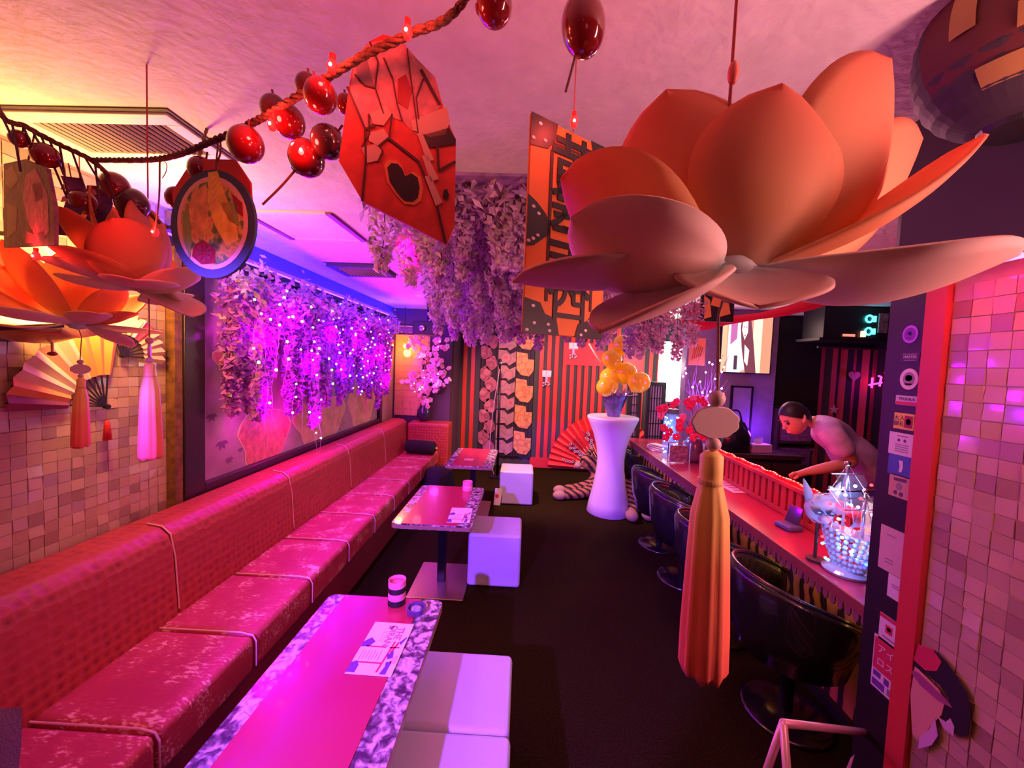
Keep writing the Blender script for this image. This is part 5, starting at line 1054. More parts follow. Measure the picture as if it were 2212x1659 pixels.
# round plaque
PGM = M('plaque_ground', (.2,.4,.1), .6); N, L, b = nodes(PGM); tc = N.new('ShaderNodeTexCoord'); nz = N.new('ShaderNodeTexNoise'); nz.inputs['Scale'].default_value = 45; nz.inputs['Detail'].default_value = 2
rr_ = ramp(N, [(.32, (.06,.16,.05)), (.44, (.20,.42,.08)), (.54, (.75,.72,.10)), (.64, (.62,.40,.10))]); L.new(tc.outputs['Object'], nz.inputs['Vector']); L.new(nz.outputs['Fac'], rr_.inputs[0]); L.new(rr_.outputs[0], b.inputs['Base Color'])
c, u, v_ = plaque_frame(465, 470, .73, -.15); n_ = u.cross(v_)
rp_ = thing('round_plaque', 'round hanging plaque with a yellow and green painted scene in a dark ring', 'plaque', c)
ell = lambda cx, cy, rx, ry, k=36: [(cx+rx*math.cos(-2*PI*i/k), cy+ry*math.sin(-2*PI*i/k)) for i in range(k)]
MB().prism(L2([(430, 350), (520, 352), (552, 400), (555, 470), (540, 540), (400, 560), (385, 420)], c+n_*-.02, u, n_), n_*-.012, u, (0,0,1), .004).build('red_backing', M('backing_red', (.70,.06,.04), .6), rp_)
MB().prism(L2(ell(463, 485, 91, 117), c, u, n_), n_*-.003, u, (0,0,1), .006).build('board', M('plaque_navy', (.04,.09,.13), .5), rp_)
pdec(rp_, c, u, n_, ell(463, 483, 76, 100), M('plaque_cream', (.80,.66,.40), .6), 'painted_ring', 0); pdec(rp_, c, u, n_, ell(463, 483, 67, 90), PGM, 'painted_ground', 1)
YELP = M('plaque_yellow', (.95,.90,.08), .6, var=.3, vscale=50)
for pp, m in (([(455, 375), (475, 372), (490, 420), (510, 470), (520, 520), (495, 535), (470, 490), (455, 440)], YELP), ([(420, 420), (450, 400), (455, 470), (440, 520), (420, 500), (412, 460)], M('plaque_ochre', (.70,.52,.12), .6, var=.4, vscale=40)), ([(425, 530), (445, 520), (470, 540), (470, 570), (440, 572), (420, 555)], REDD), ([(480, 440), (515, 440), (522, 490), (500, 480)], M('plaque_leafgreen', (.25,.52,.10), .6)), ([(400, 470), (412, 440), (420, 520), (415, 560), (402, 520)], MATS['plaque_leafgreen']), ([(505, 420), (528, 440), (530, 470), (515, 460)], REDD)):
    pdec(rp_, c, u, n_, pp, m, 'painted_patch', 2)
for k in range(5): pdec(rp_, c, u, n_, [(456, 385+k*14), (465, 392+k*14), (474, 385+k*14), (465, 400+k*14)], M('plaque_pale_yellow', (.80,.70,.20), .6), 'painted_petal', 3)
for k in range(8): a = k*.8; pdec(rp_, c, u, n_, ell(447+12*math.cos(a), 548+14*math.sin(a), 7, 7, 8), M('plaque_berry', (.30,.02,.04), .5), 'painted_berry', 3)
MB().tube([onplane(465, 370, c, n_)-c, PY(472, 300, .72)-c], .0015, 5).build('cord', TWINE, rp_)
# patterned left plaque
c, u, v_ = plaque_frame(66, 440, .86, -.5); n_ = u.cross(v_)
lp_ = thing('patterned_plaque', 'pink and purple flower-patterned plaque hanging at the wall end of the dark rope', 'plaque', c)
MB().prism(L2([(12, 355), (60, 345), (105, 365), (122, 450), (122, 530), (12, 535)], c, u, n_), n_*-.003, u, (0,0,1), .006).build('board', M('plaque_plum', (.16,.05,.09), .6, var=.5, vscale=60), lp_)
for pp, m in (([(60, 380), (82, 365), (108, 420), (112, 500), (90, 525), (65, 480), (55, 430)], M('plaque_rose', (.55,.10,.22), .6, var=.4, vscale=60)), ([(16, 370), (32, 360), (45, 390), (30, 410), (16, 400)], M('plaque_umber', (.35,.18,.12), .6)), ([(85, 505), (100, 500), (104, 515), (92, 522)], PURP), ([(20, 440), (42, 450), (40, 500), (20, 515)], MATS['plaque_umber']), ([(62, 500), (80, 508), (78, 526), (60, 526)], M('plaque_crimson', (.70,.05,.18), .6)), ([(75, 400), (95, 395), (100, 430), (82, 440)], PINKP)): pdec(lp_, c, u, n_, pp, m, 'painted_patch', 0)
MB().tube([onplane(60, 350, c, n_)-c, PY(75, 288, .83)-c], .0018, 5).build('cord', TWINE, lp_)
for (x, y, x2, y2, Y, lab) in ((148, 380, 36, 130, .92, 'narrow dark purple paper strip hanging by the patterned plaque'), (208, 400, 34, 100, .98, 'narrow lilac-printed paper strip hanging over the lotus')):
    c = PY(x, y, Y); t = thing('paper_strip', lab, 'paper strip', c); w_ = x2/FPX*Y/2; h = y2/FPX*Y
    vs = []; fs = []
    for k in range(7): yy = .012*math.sin(k*.9); vs += [(-w_, yy, -h*k/6), (w_, yy+.01, -h*k/6)]
    for k in range(6): fs.append((2*k, 2*k+1, 2*k+3, 2*k+2))
    MB().add(vs, fs).build('strip', M('strip_purple', (.14,.05,.20), .7, var=.5, vscale=40), t); MB().tube([(0, .005, 0), (0, 0, .03)], .0015, 5).build('cord', TWINE, t)
    for k in range(4): MB().prism([(-w_*.6, 0), (w_*.4, .004), (w_*.1, .016), (-w_*.4, .012)], (0, -.006, -h*(.25+.2*k)), (1,0,0), (0,0,1), .001).build('print', PINKL, t)
# orange signboard with calligraphy
cL, cR = PY(1136, 480, .715), PY(1308, 510, .835)
u = V((cR.x-cL.x, cR.y-cL.y, 0)); w_ = u.length; u.normalize(); n_ = u.cross(V((0,0,1))); zt = PY(1143, 243, .715).z; zb = PY(1127, 718, .715).z; h = zt-zb
sg = thing('kanji_signboard', 'orange signboard with black brush characters and dotted black corners', 'signboard', V((cL.x, cL.y, zb)))
ORG = M('sign_orange', (.80,.20,.02), .55)
def sd2(pts, m, name, e): MB().prism([(a*w_, b_*h) for a, b_ in pts], n_*(.003+e*.0008), u, (0,0,1), .0008).build(name, m, sg)
MB().prism(rect(0, 0, w_, h), n_*-.003, u, (0,0,1), .006).build('board', ORG, sg, bev=.002, seg=1)
for pts in ([(0, 1), (.30, 1), (.28, .92), (.20, .87), (0, .855)], [(.72, 1), (1, 1), (1, .84), (.86, .88), (.76, .93)], [(0, 0), (.42, 0), (.38, .08), (.24, .10), (.18, .15), (0, .165)], [(.62, 0), (1, 0), (1, .15), (.84, .13), (.78, .09), (.66, .07)], [(0, .635), (.10, .61), (.20, .57), (.255, .53), (.255, .48), (.18, .45), (.08, .41), (0, .40)], [(1, .60), (.86, .56), (.8, .5), (.86, .44), (1, .40)]): sd2(pts, BLACK, 'black_corner', 1)
for a, b_ in ((.10, .965), (.16, .90), (.03, .89), (.82, .95), (.92, .92), (.96, .87), (.10, .13), (.12, .05), (.28, .05), (.30, .02), (.04, .015), (.76, .04), (.80, .09), (.70, .015), (.06, .585), (.12, .56), (.12, .46), (.07, .44), (.02, .425), (.94, .55), (.94, .45)): sd2([(a+.02*x, b_+.0075*y) for x, y in circ(1, 10)], PAPER, 'white_dot', 2)
for pts in (rect(.23, .16, .265, .875), rect(.80, .14, .83, .88), rect(.25, .525, .82, .535), rect(.25, .905, .80, .915)): sd2(pts, LINE, 'rule_line', 1)
for ch_, zc, s_ in (('黄', .80, .62), ('泉', .63, .58), ('手', .45, .60), ('太', .315, .58), ('西', .175, .50)):
    o = text_mesh(ch_, w_*s_*1.0, BLACK, 'character', sg, frame4(u*(w_*.53)+V((0,0,h*zc))+n_*.0046, u, (0,0,1)), .0008, bold=.012)
MB().tube([u*(w_*.5)+V((0,0,h)), V((u.x*w_*.5, u.y*w_*.5, 2.4-zb))], .0012, 5).build('cord', CORDR, sg)
# ---------------------------------------------------------------- black drum lantern, top right
dl = thing('drum_lantern', 'black hanging paper lantern with gold crest patches beside the dark bulkhead', 'lantern', (.98, .80, 2.29)); R_ = .185; R_ = .17
dc = PY(2235, 75, .82); dl.location = dc
DLB = M('lantern_black', (.035,.018,.03), .7); DLG = M('lantern_gold', (.34,.17,.05), .6); DLR = M('lantern_maroon', (.10,.012,.015), .7)
pr = []
for i in range(33): t = i/32*PI; pr.append((R_*(max(.35, math.sin(t)**.8))*(1+.012*math.cos(i*PI)), -R_*1.05*math.cos(t)))
MB().lathe(pr, 40).build('shade', DLB, dl, smooth=False)
def onball(az, el, r_=1.02): return V((R_*r_*math.cos(el)*math.cos(az), R_*r_*math.cos(el)*math.sin(az), R_*1.03*r_*math.sin(el)))
def patch(az0, az1, e0, e1, m, r_, name):
    vs = []; fs = []; k = 6
    for i in range(k+1):
        for j in range(k+1): vs.append(onball(az0+(az1-az0)*i/k, e0+(e1-e0)*j/k, r_))
    for i in range(k):
        for j in range(k): fs.append((i*(k+1)+j, (i+1)*(k+1)+j, (i+1)*(k+1)+j+1, i*(k+1)+j+1))
    MB().add(vs, fs).build(name, m, dl, smooth=True)
fa = math.atan2(-dc.y, -dc.x)
patch(fa-1.0, fa+.75, -.85, .8, DLR, 1.035, 'crest_ground')
for az0, az1, e0, e1 in ((-.62, -.40, -.15, .42), (-.45, -.05, -.78, -.55), (.1, .5, -.75, -.52), (-.2, .0, .05, .6), (.2, .4, -.2, .3), (-.12, .1, -.36, -.14)): patch(fa+az0, fa+az1, e0, e1, DLG, 1.05, 'crest_patch')
MB().lathe([(.06, -R_*1.06), (.065, -R_*1.0), (.05, -R_*.98)], 20).build('bottom_ring', BLACK, dl); MB().lathe([(.06, R_*1.0), (.065, R_*1.06), (.0, R_*1.07)], 20).build('top_ring', BLACK, dl)
MB().tube([(0, 0, R_), (0, 0, 2.4-dc.z)], .004, 6).build('cord', BLACK, dl)
# ---------------------------------------------------------------- wisteria
WIS = M('wisteria_lilac', (.68,.44,.68), .65, var=.3, vscale=30); WISP = M('wisteria_pink', (.78,.50,.62), .65, var=.3, vscale=30); LEAFM = M('faded_leaf', (.40,.28,.34), .7, var=.4, vscale=20)
for m in (WIS, WISP):
    N, L, b = nodes(m); src = b.inputs['Base Color'].links[0].from_socket; t = N.new('ShaderNodeBsdfTranslucent'); L.new(src, t.inputs[0]); mx = N.new('ShaderNodeMixShader'); mx.inputs[0].default_value = .35
    L.new(b.outputs[0], mx.inputs[1]); L.new(t.outputs[0], mx.inputs[2]); L.new(mx.outputs[0], N['Material Output'].inputs[0])
def raceme_mesh(L_, r_, n, seed, ps=.02, leaf=.15):
    rd = random.Random(seed); b = MB()
    for i in range(n):
        t = rd.random()**.8; rr = r_*(1-.75*t)*math.sqrt(rd.uniform(.1, 1)); a = rd.uniform(0, 2*PI); c = V((rr*math.cos(a), rr*math.sin(a), -L_*t+rd.uniform(-.02, .02)))
        u = V((rd.gauss(0, 1), rd.gauss(0, 1), rd.gauss(0, 1))).normalized(); v_ = u.orthogonal().normalized(); n_ = u.cross(v_); s_ = ps*rd.uniform(.6, 1.3)
        b.mi = 2 if rd.random() < leaf else (1 if rd.random() < .45 else 0)
        b.add([c-u*s_, c+v_*s_*.55+n_*s_*.25, c+u*s_, c-v_*s_*.55+n_*s_*.25], [(0,1,2), (0,2,3)])
    return b
def raceme(name, L_, r_, n, seed, ps, leaf, label, group, mats=None):
    t = thing(name, label, 'flowers', (0,0,0), 0, group)
    MB().tube(bez([(0,0,0), (.008,0,-L_*.4), (-.006, .004, -L_*.95)], 8), .003, 5).build('stem', M('vine', (.16,.10,.08), .8), t)
    stuff(raceme_mesh(L_, r_, n, seed, ps, leaf).build('blossoms', mats or [WIS, WISP, LEAFM], t)); return t
LABC = 'lilac wisteria cluster hanging from the flower-covered ceiling panel'
wb_ = thing('ceiling_trellis', 'flower-covered violet trellis panel on the ceiling above the room middle', 'trellis', (-.03, 2.45, ZC)); 
MB().box((-.62, -.90, -.012), (.66, 1.0, 0)).build('panel', M('trellis_violet', (.40,.20,.46), .7, var=.4, vscale=14), wb_)
b = MB(); rd = random.Random(5)
for i in range(3800):
    c = V((rd.uniform(-.63, .66), rd.uniform(-.90, 1.0), -.012-abs(rd.gauss(0, .045)))); u = V((rd.gauss(0, 1), rd.gauss(0, 1), rd.gauss(0, .5))).normalized(); v_ = u.orthogonal().normalized(); s_ = rd.uniform(.014, .034); b.mi = rd.choices((0, 1, 2), (5, 4, 1))[0]
    b.add([c-u*s_, c+v_*s_*.6, c+u*s_, c-v_*s_*.6], [(0,1,2,3)])
stuff(b.build('petal_carpet', [WIS, WISP, LEAFM], wb_))
protos = [raceme('wisteria_cluster', L_, r_, n, k, ps, .18, ('short ', 'mid-length ', 'long ')[k]+LABC, 'wisteria clusters on the ceiling trellis') for k, (L_, r_, n, ps) in enumerate(((.30, .11, 260, .021), (.42, .13, 340, .022), (.52, .13, 380, .022)))]
used = [False]*3; spots = []
for i in range(9):
    for j in range(8):
        x = -.63+1.25*i/8+random.uniform(-.05, .05); y = 1.75+1.65*j/7+random.uniform(-.06, .06); spots.append((x, y, j))
for x, y, j in spots:
    k = 0 if j < 3 else (1 if j < 5 else 2)
    if .15 < x < .32 and j > 3: k = 0
    if not used[k]: o = protos[k]; used[k] = True
    else: o = dup(protos[k])
    o.location = (x, y, ZC-.01); o.rotation_euler = (0, 0, random.uniform(0, 6.28)); sc = random.uniform(.85, 1.15); o.scale = (1, 1, sc)
LABR = 'lilac wisteria cluster hanging between balloons and the red swag'
for i in range(9):
    o = dup(protos[2], (random.uniform(.95, 1.55), random.uniform(3.2, 3.7), ZC-.002), random.uniform(0, 6.28), LABR, 'wisteria clusters by the red swag')
    o.scale = (1.1, 1.1, random.uniform(1.0, 1.25))
# fallen bamboo stick leaning in the flowers
bs_ = thing('bamboo_stick', 'pale bamboo stick dangling beside the yellow balloons', 'stick', PY(1272, 742, 4.6)); e = PY(1296, 782, 4.6)-V(bs_.location); MB().tube([V((0,0,0)), e], .010, 8).build('cane', M('bamboo', (.80,.55,.40), .5), bs_, smooth=True); MB().lathe([(.011, -.004), (.013, 0), (.011, .004)], 10, e*.5, e).build('node', M('bamboo_node', (.6,.38,.25), .5), bs_); MB().tube([V((0,0,0)), V((-.02, 0, 2.4-bs_.location.z))], .002, 4).build('cord', TWINE, bs_)
# wisteria strands and LED curtain in front of the painting
WSM = M('wisteria_magenta', (.60,.14,.58), .65, var=.3, vscale=30); WSD = M('wisteria_deep', (.36,.07,.58), .65, var=.3, vscale=30)
lab2 = 'thin wisteria strand hanging in front of the gold painting'
pw = [raceme('wisteria_strand', L_, r_, n, 20+k, .026, .10, ('short ', 'mid-length ', 'long ')[k]+lab2, 'wisteria strands over the painting', [WSD, WSM, LEAFM]) for k, (L_, r_, n) in enumerate(((.55, .08, 230), (.85, .09, 340), (1.05, .085, 380)))]
used = [False]*3
for i in range(44):
    y = 2.25+2.6*i/43+random.uniform(-.04, .04); k = random.choices((0, 1, 2), (3, 5, 3) if y < 3.6 else (5, 4, 1))[0]
    if not used[k]: o = pw[k]; used[k] = True
    else: o = dup(pw[k])
    o.location = (XL+.15+random.uniform(-.03, .05), y, 2.10+random.uniform(-.05, .06)); o.rotation_euler = (0, 0, random.uniform(0, 6))
gt = thing('flower_garland', 'tangled flower garland running along the top of the gold painting', 'garland', (XL+.25, 3.5, 2.08))
pts = [V((random.uniform(-.02, .02), -1.3+2.7*i/26, .03*math.sin(i*1.1))) for i in range(27)]
for k in range(3): MB().tube([p+V((random.uniform(-.03, .03), 0, random.uniform(-.03, .03))) for p in pts], .004, 5).build('vine', M('vine_grey', (.35,.28,.38), .7), gt)
b = MB(); rd = random.Random(9)
for i in range(1500):
    c = pts[rd.randint(0, 26)]+V((rd.gauss(0, .035), rd.gauss(0, .06), rd.gauss(0, .05))); u = V((rd.gauss(0, 1), rd.gauss(0, 1), rd.gauss(0, 1))).normalized(); v_ = u.orthogonal().normalized(); s_ = rd.uniform(.01, .03); b.mi = rd.choices((0, 1, 2), (4, 3, 4))[0]
    b.add([c-u*s_, c+v_*s_*.5, c+u*s_, c-v_*s_*.5], [(0,1,2,3)])
stuff(b.build('leaves', [WIS, WISP, LEAFM], gt))
for (px, py) in ((570, 659), (788, 664), (655, 615), (700, 640)):
    p = PX(px, py, XL+.22)-V(gt.location); b = MB()
    for k in range(6): b.sph(p+V((0, .022*math.cos(k*1.047), .022*math.sin(k*1.047))), (.008, .02, .02), 8, 5)
    b.build('paper_flower', M('paper_flower', (.80,.45,.60), .6), gt, smooth=True)
cur = thing('led_curtain', 'curtain of magenta fairy lights hanging over the gold painting', 'string lights', (XL+.2, 3.5, 2.12)); co = V(cur.location)
lmg = [MB().sph((0,0,0), r_, 8, 6).mesh('led', E(n_, c, es)) for n_, c, es, r_ in (('led_magenta', (1,.45,1), 4, .009), ('led_pinkwhite', (1,.8,1), 4.5, .010), ('led_mauve', (.85,.4,1), 3.5, .008))]
strands = [(2.32, .75), (2.42, 1.05), (2.52, .95), (2.62, .7), (2.72, .9), (2.85, 1.0), (2.95, .85), (3.02, 1.22), (3.08, 1.38), (3.22, .8), (3.38, .65), (3.5, .75), (3.65, .7), (3.8, .8), (3.95, .75), (4.1, .7), (4.25, .8), (4.4, .85), (4.55, .9), (4.7, .8)]
cnt = 0
for y, L_ in strands:
    w_ = [V((random.uniform(-.025, .025), y+random.uniform(-.03, .03), 2.10-L_*k/10))-co+V((XL+.24, 0, 0)) for k in range(11)]
    MB().tube(w_, .0012, 4).build('wire', M('led_wire', (.5,.3,.5), .4), cur)
    for k in range(11):
        if random.random() < .48:
            o = obj('led', random.choice(lmg), cur); o.location = w_[k]+V((.006, random.uniform(-.02, .02), random.uniform(-.04, .04)))
for (y, z, c, e) in ((2.42, 1.75, (1,.0,1), 1.9), (2.5, 1.35, (1,0,.9), 1.3), (2.72, 1.9, (.5,.0,1), 1.2), (2.95, 1.6, (.55,.0,1), 1.6), (3.05, 1.15, (1,0,.9), 1.3), (3.3, 1.85, (.35,0,1), 1.6), (3.55, 1.55, (.25,0,1), 1.6), (3.8, 1.85, (.6,0,1), 1.5), (4.1, 1.6, (.4,0,1), 1.6), (4.45, 1.7, (1,0,.9), 1.6), (4.7, 1.4, (1,0,.8), 1.2)):
    light('curtain_glow', 'POINT', (XL+.24, y, z), c, e*6, .05)
# ---------------------------------------------------------------- warm wall lamps at the left
GLOW = M('lamp_paper_glow', (.9,.6,.2), .6, emit=(1,.60,.10), es=3.2)
def sconce(px, py, label, kind):
    p = PX(px, py, XL+.16); t = thing('wall_lamp', label, 'lamp', p)
    if kind == 0:
        pr = [(.05+.055*math.sin(PI*(i+.5)/15)+.004*(i % 2), -.09+.18*i/14) for i in range(15)]
        MB().lathe(pr, 28).build('ribbed_shade', GLOW, t); MB().lathe([(.05, .09), (.055, .105), (0, .106)], 20).build('top_cap', WOOD, t); MB().lathe([(0, -.106), (.055, -.105), (.05, -.09)], 20).build('bottom_cap', WOOD, t)
        for k in range(3): MB().sph((.10*math.cos(-.7+.3*k), .10*math.sin(-.7+.3*k), -.01+.02*k), .008, 8, 5).build('stud', GOLD, t)
    else:
        MB().lathe([(0, -.055), (.05, -.05), (.11, -.025), (.135, .0), (.13, .004), (.10, -.018), (0, -.04)], 32).build('bowl', M('brass_bowl', (.55,.36,.10), .3, .7), t, smooth=True)
        MB().lathe([(.0, .03), (.07, .02), (.10, -.005), (.09, -.012), (0, -.03)], 24).build('bulb', M('bulb_white', (1,.9,.7), .5, emit=(1,.72,.25), es=6), t, smooth=True)
        MB().tube(bez([(-.12, -.03, .0), (-.05, -.16, -.03), (.10, -.14, -.01), (.16, -.04, .01)], 14), .008, 8).build('horn_arm', WOOD, t, smooth=True)
        MB().sph((.03, .03, -.09), (.014, .014, .008), 10, 6).build('finial', REDD, t, smooth=True); MB().tube([(.03, .03, -.05), (.03, .03, -.085)], .004, 6).build('drop', GOLD, t)
    MB().tube([(0, 0, 0), (-.15, .02, .02)], .012, 8).build('bracket', WOOD, t); MB().box((-.16, -.05, -.05), (-.148, .05, .07)).build('backplate', WOOD, t, bev=.003)
    return p
p1 = sconce(48, 578, 'glowing ribbed paper wall lamp above the lotus lantern', 0); p2 = sconce(72, 708, 'glowing brass bowl wall lamp with a dark horn arm', 1)
light('sconce_glow', 'POINT', p1+V((.14, .16, .06)), (1, .50, .13), 25, .06); light('sconce_glow', 'POINT', p2+V((.10, -.10, .10)), (1, .52, .13), 28, .06)
# folding fans on the tiles
def wall_fan(pivot, R0, a0, a1, cols, label, ribc=BLACK, n=9, rin=.42, tass=True):
    pv = PX(*pivot, XL+.03); t = thing('folding_fan', label, 'fan', pv)
    for i in range(n):
        b0, b1 = a0+(a1-a0)*i/n, a0+(a1-a0)*(i+1)/n; bm_ = (b0+b1)/2
        f = lambda a, r_, d: V((d, -r_*math.cos(a), r_*math.sin(a)))
        MB().add([f(b0, R0*rin, .004), f(bm_, R0*rin, .012), f(b1, R0*rin, .004), f(b0, R0, .004), f(bm_, R0, .022), f(b1, R0, .004)], [(0,1,4,3), (1,2,5,4)]).build('pleat', cols[i % len(cols)], t)
        MB().bar(f(bm_, 0, .004), f(bm_, R0*.98, .003), .006, .003, (1,0,0)).build('rib', ribc, t)
    MB().lathe([(0, 0), (.010, 0), (.010, .02), (0, .02)], 12, (0,0,0), (1,0,0)).build('rivet', BLACK, t)
    if tass:
        MB().tube([(.01, 0, 0), (.015, -.004, -.06)], .0012, 5).build('tassel_cord', CORDR, t); MB().lathe([(0, 0), (.008, -.004), (.010, -.02), (.016, -.09), (0, -.09)], 14, (.015, -.004, -.06)).build('tassel', M('red_tassel', (.75,.03,.03), .6), t, smooth=True)
F1 = [M('fan_plum', (.25,.05,.08), .6), M('fan_orange', (.85,.35,.08), .6), M('fan_cream', (.85,.65,.42), .6), MATS['fan_cream'], M('fan_peach', (.85,.48,.30), .6), MATS['fan_cream'], MATS['fan_orange'], MATS['fan_orange'], MATS['fan_orange']]
wall_fan((226, 878), .34, .05, 1.75, F1, 'orange, cream and plum folding fan with a red tassel spread on the tiles', BLACK, 9)
wall_fan((262, 768), .20, 1.1, 3.35, [M('fan_sand', (.70,.45,.28), .6), MATS['fan_sand'], MATS['fan_sand'], MATS['fan_sand'], M('fan_pinkwhite', (.80,.50,.55), .6), M('fan_crimson', (.60,.03,.10), .6)], 'small sand and crimson folding fan with dark ribs on the tiles', BLACK, 10, .5, False)
# ---------------------------------------------------------------- rear left corner
cs = thing('corner_lantern', 'glowing yellow ball lantern hanging from a straw eave in the rear corner', 'lantern', PY(880, 763, 5.32)); 
MB().sph((0,0,0), .052, 20, 12).build('globe', M('corner_globe', (1,.8,.3), .5, emit=(1,.68,.10), es=2.6), cs, smooth=True); MB().lathe([(.02, .05), (.022, .062), (0, .063)], 12).build('cap', BLACK, cs); MB().tube([(0,0,.06), (0, 0, .2)], .003, 5).build('cord', BLACK, cs)
light('corner_glow', 'POINT', V(cs.location)+V((-.06, -.02, .08)), (1, .30, .03), 9, .05)
ev = thing('straw_eave', 'small straw eave over the orange corner lantern', 'eave', PY(872, 724, 5.35)); 
for i in range(16): o = MB().bar((-.16+.02*i, .06, .12), (-.16+.02*i, -.12, .02), .022, .012).build('straw', M('straw', (.62,.38,.12), .8, var=.3, vscale=40), ev)
MB().box((-.18, -.12, .0), (.18, -.10, .025)).build('eave_board', WOOD, ev); MB().tube([(0, .05, .12), (0, .05, 2.4-ev.location.z)], .006, 5).build('hanger', WOOD, ev)
tt = thing('gold_wall_panel', 'gold mosaic panel lit orange beside the end of the gold painting', 'panel', (XL+.03, 5.545, .85)); MB().box((0, -.012, 0), (.50, .0, 1.3)).build('backing', M('gold_mosaic', (.65,.40,.20), .5, var=.4, vscale=30), tt)
gm = MB().box((-.055, -.006, -.04), (.055, .0, .04)).mesh('tile', M('gold_tile', (.75,.42,.20), .3))
for j in range(14):
    for i in range(4): o = obj('tile', gm, tt); o.location = (.065+.12*i, -.012, .05+.09*j); o.rotation_euler = (random.gauss(0, .03), 0, random.gauss(0, .03))
ct = thing('cherry_tree', 'artificial pink cherry blossom tree with lights in a dark vase behind the bench', 'artificial tree', (-1.40, 5.40, .802))
MB().lathe([(0, 0), (.06, 0), (.10, .08), (.09, .16), (.05, .22), (.06, .25), (0, .25)], 18).build('vase', M('vase_dark', (.03,.02,.06), .2, coat=.5), ct, smooth=True)
TRK = M('tree_bark', (.06,.03,.03), .8)
tips = []
MB().tube(bez([(0,0,.2), (.03, -.03, .5), (-.02, -.02, .8), (.03, -.03, 1.05)], 16), .016, 7).build('trunk', TRK, ct)
for i in range(16):
    z0 = random.uniform(.30, 1.0); a = random.uniform(-1.2, 1.2); l_ = random.uniform(.12, .26); e = V((l_*math.sin(a)+.05, -.06-.08*random.random(), z0+random.uniform(.02, .25))); MB().tube(bez([(.01, -.02, z0), e*.5+V((0, 0, z0*.5+.03)), e], 8), .005, 5).build('branch', TRK, ct); tips.append(e)
CH = [M('cherry_pink', (.85,.40,.52), .6), M('cherry_pale', (.90,.58,.62), .6)]
chm = []
for m in CH:
    b = MB()
    for k in range(5): a = 2*PI*k/5; b.sph((.018*math.cos(a), .0, .018*math.sin(a)), (.015, .006, .017), 6, 4)
    chm.append(b.mesh('blossom', m, True))
for i in range(170):
    e = random.choice(tips); o = obj('blossom', random.choice(chm), ct); o.location = e+V((random.gauss(0, .055), random.gauss(0, .04), random.gauss(0, .07))); o.rotation_euler = (random.uniform(-.8, .8), random.uniform(-.8, .8), random.uniform(-1, 1)); o.scale = (1.25,)*3
for i in range(16): o = obj('led', lmg[i % 3], ct); o.location = random.choice(tips)+V((random.gauss(0, .05), -.07, random.gauss(0, .08)))
light('tree_glow', 'POINT', V(ct.location)+V((.22, -.18, .55)), (.75, .05, 1), 2.4, .06); light('tree_glow', 'POINT', V(ct.location)+V((0, -.22, .95)), (1, .2, .3), 1.0, .06)
pj = thing('projector', 'black ceiling projector near the end of the wisteria trellis', 'projector', PY(925, 712, 4.6)); MB().box((-.15, -.15, -.07), (.15, .18, .09)).build('body', BLACK, pj, bev=.015, seg=2); MB().lathe([(.03, 0), (.035, .03), (.02, .032), (0, .02)], 16, (-.03, -.15, .0), (0,-1,0)).build('lens', CHROME, pj, smooth=True); MB().tube([(0, 0, .09), (0, 0, 2.4-pj.location.z)], .02, 8).build('mount', BLKM, pj)
wsh = thing('ceiling_disc', 'white round ceiling speaker disc near the projector', 'speaker', (-1.05, 4.25, ZC)); MB().lathe([(0, -.05), (.16, -.045), (.20, -.02), (.20, 0), (0, 0)], 32).build('disc', WHITE, wsh, smooth=True); MB().lathe([(0, -.052), (.08, -.051), (.085, -.046)], 20).build('grille', GRYT, wsh)
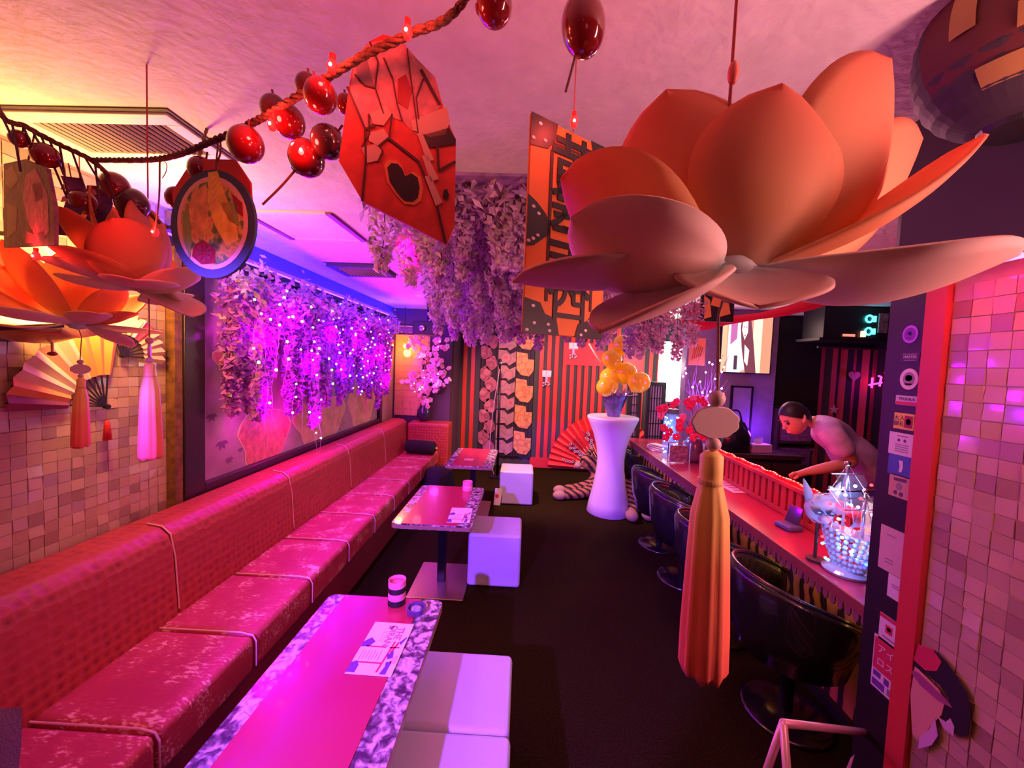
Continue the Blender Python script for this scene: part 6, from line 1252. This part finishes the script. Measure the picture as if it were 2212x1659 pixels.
# ---------------------------------------------------------------- stage lights, and lamps and lanterns added to light the room
def par(loc, target, label, col):
    t = thing('stage_light', label, 'stage light', loc); d = (V(target)-V(loc)).normalized()
    MB().lathe([(0, -.12), (.05, -.12), (.065, -.09), (.07, .05), (.075, .052), (.066, .056), (.055, -.02), (0, -.03)], 20, (0,0,0), d).build('can', BLKM, t, smooth=False)
    MB().lathe([(0, .0), (.055, .0), (.055, .004), (0, .004)], 20, d*-.01, d).build('lens', E('lens_%d' % int(col[0]*100+col[2]*10), col, 3), t)
    MB().tube([(.09, 0, 0), (.09, 0, .10), (0, 0, .12), (-.09, 0, .10), (-.09, 0, 0)], .007, 6).build('yoke', BLKM, t); MB().tube([(0, 0, .12), (0, 0, 2.4-loc[2])], .012, 8).build('pipe', BLKM, t)
par(PAR_V, (-.12, 2.4, .3), 'violet stage light on the ceiling behind the viewer near the bench', (.32,.1,1)); par(FILL_P, (-1.35, 2.4, .5), 'pink stage light added behind the viewer to brighten bench and tables', (1,.1,.24))  # pink can is a made-up fixture for the added pink spot
for nm, p, tg_, c, lab in (('a', FILL_F, (.6, 6.2, .7), (1,.45,.25), 'warm downlight added on the ceiling facing the striped rear wall'), ('b', FILL_W, (2.2, 3, .9), (1,.25,.45), 'pink downlight added on the ceiling above the bar'), ('c', FILL_M, (-1, 2.3, .4), (1,.03,.45), 'magenta downlight added out of sight in the ceiling trellis')):
    t = thing('fill', lab, 'fill', p); MB().lathe([(.05, 0), (.055, -.03), (.045, -.03), (.04, 0)], 20, (0, 0, .03)).build('ring', BLKM, t); MB().lathe([(0, 0), (.04, 0), (.04, .006), (0, .006)], 16, (0,0,.02)).build('lens', E('fill_lens_'+nm, c, 3), t); MB().tube([(0,0,.03), (0, 0, 2.4-p.z)], .03, 8).build('housing', BLKM, t)  # made-up housings for the three added ceiling spots
pn = thing('fill_lantern', 'pink glowing round lantern added unseen behind the viewer to light the room', 'lantern', (.25, -1.3, 1.75)); MB().sph((0,0,0), (.22, .22, .20), 24, 16).build('shade', M('pink_lantern', (.8,.3,.4), .6, emit=(1,.27,.38), es=1.0), pn, smooth=True); MB().tube([(0,0,.2), (0,0,.65)], .004, 5).build('cord', BLACK, pn)  # added lantern, gives the room its overall pink light

l2 = PY(1600, 520, 2.1); p2n = thing('fill_lantern', 'round pink lantern added out of sight behind the big lotus to light the ceiling', 'lantern', l2)
MB().sph((0,0,0), (.11, .11, .10), 24, 14).build('shade', M('pink_fill_shade_b', (.8,.3,.4), .6, emit=(1,.30,.42), es=60), p2n, smooth=True); MB().tube([(0,0,.1), (0,0,2.4-l2.z)], .003, 5).build('cord', BLACK, p2n)  # added lantern, hidden by the lotus petals, brightens ceiling and flowers
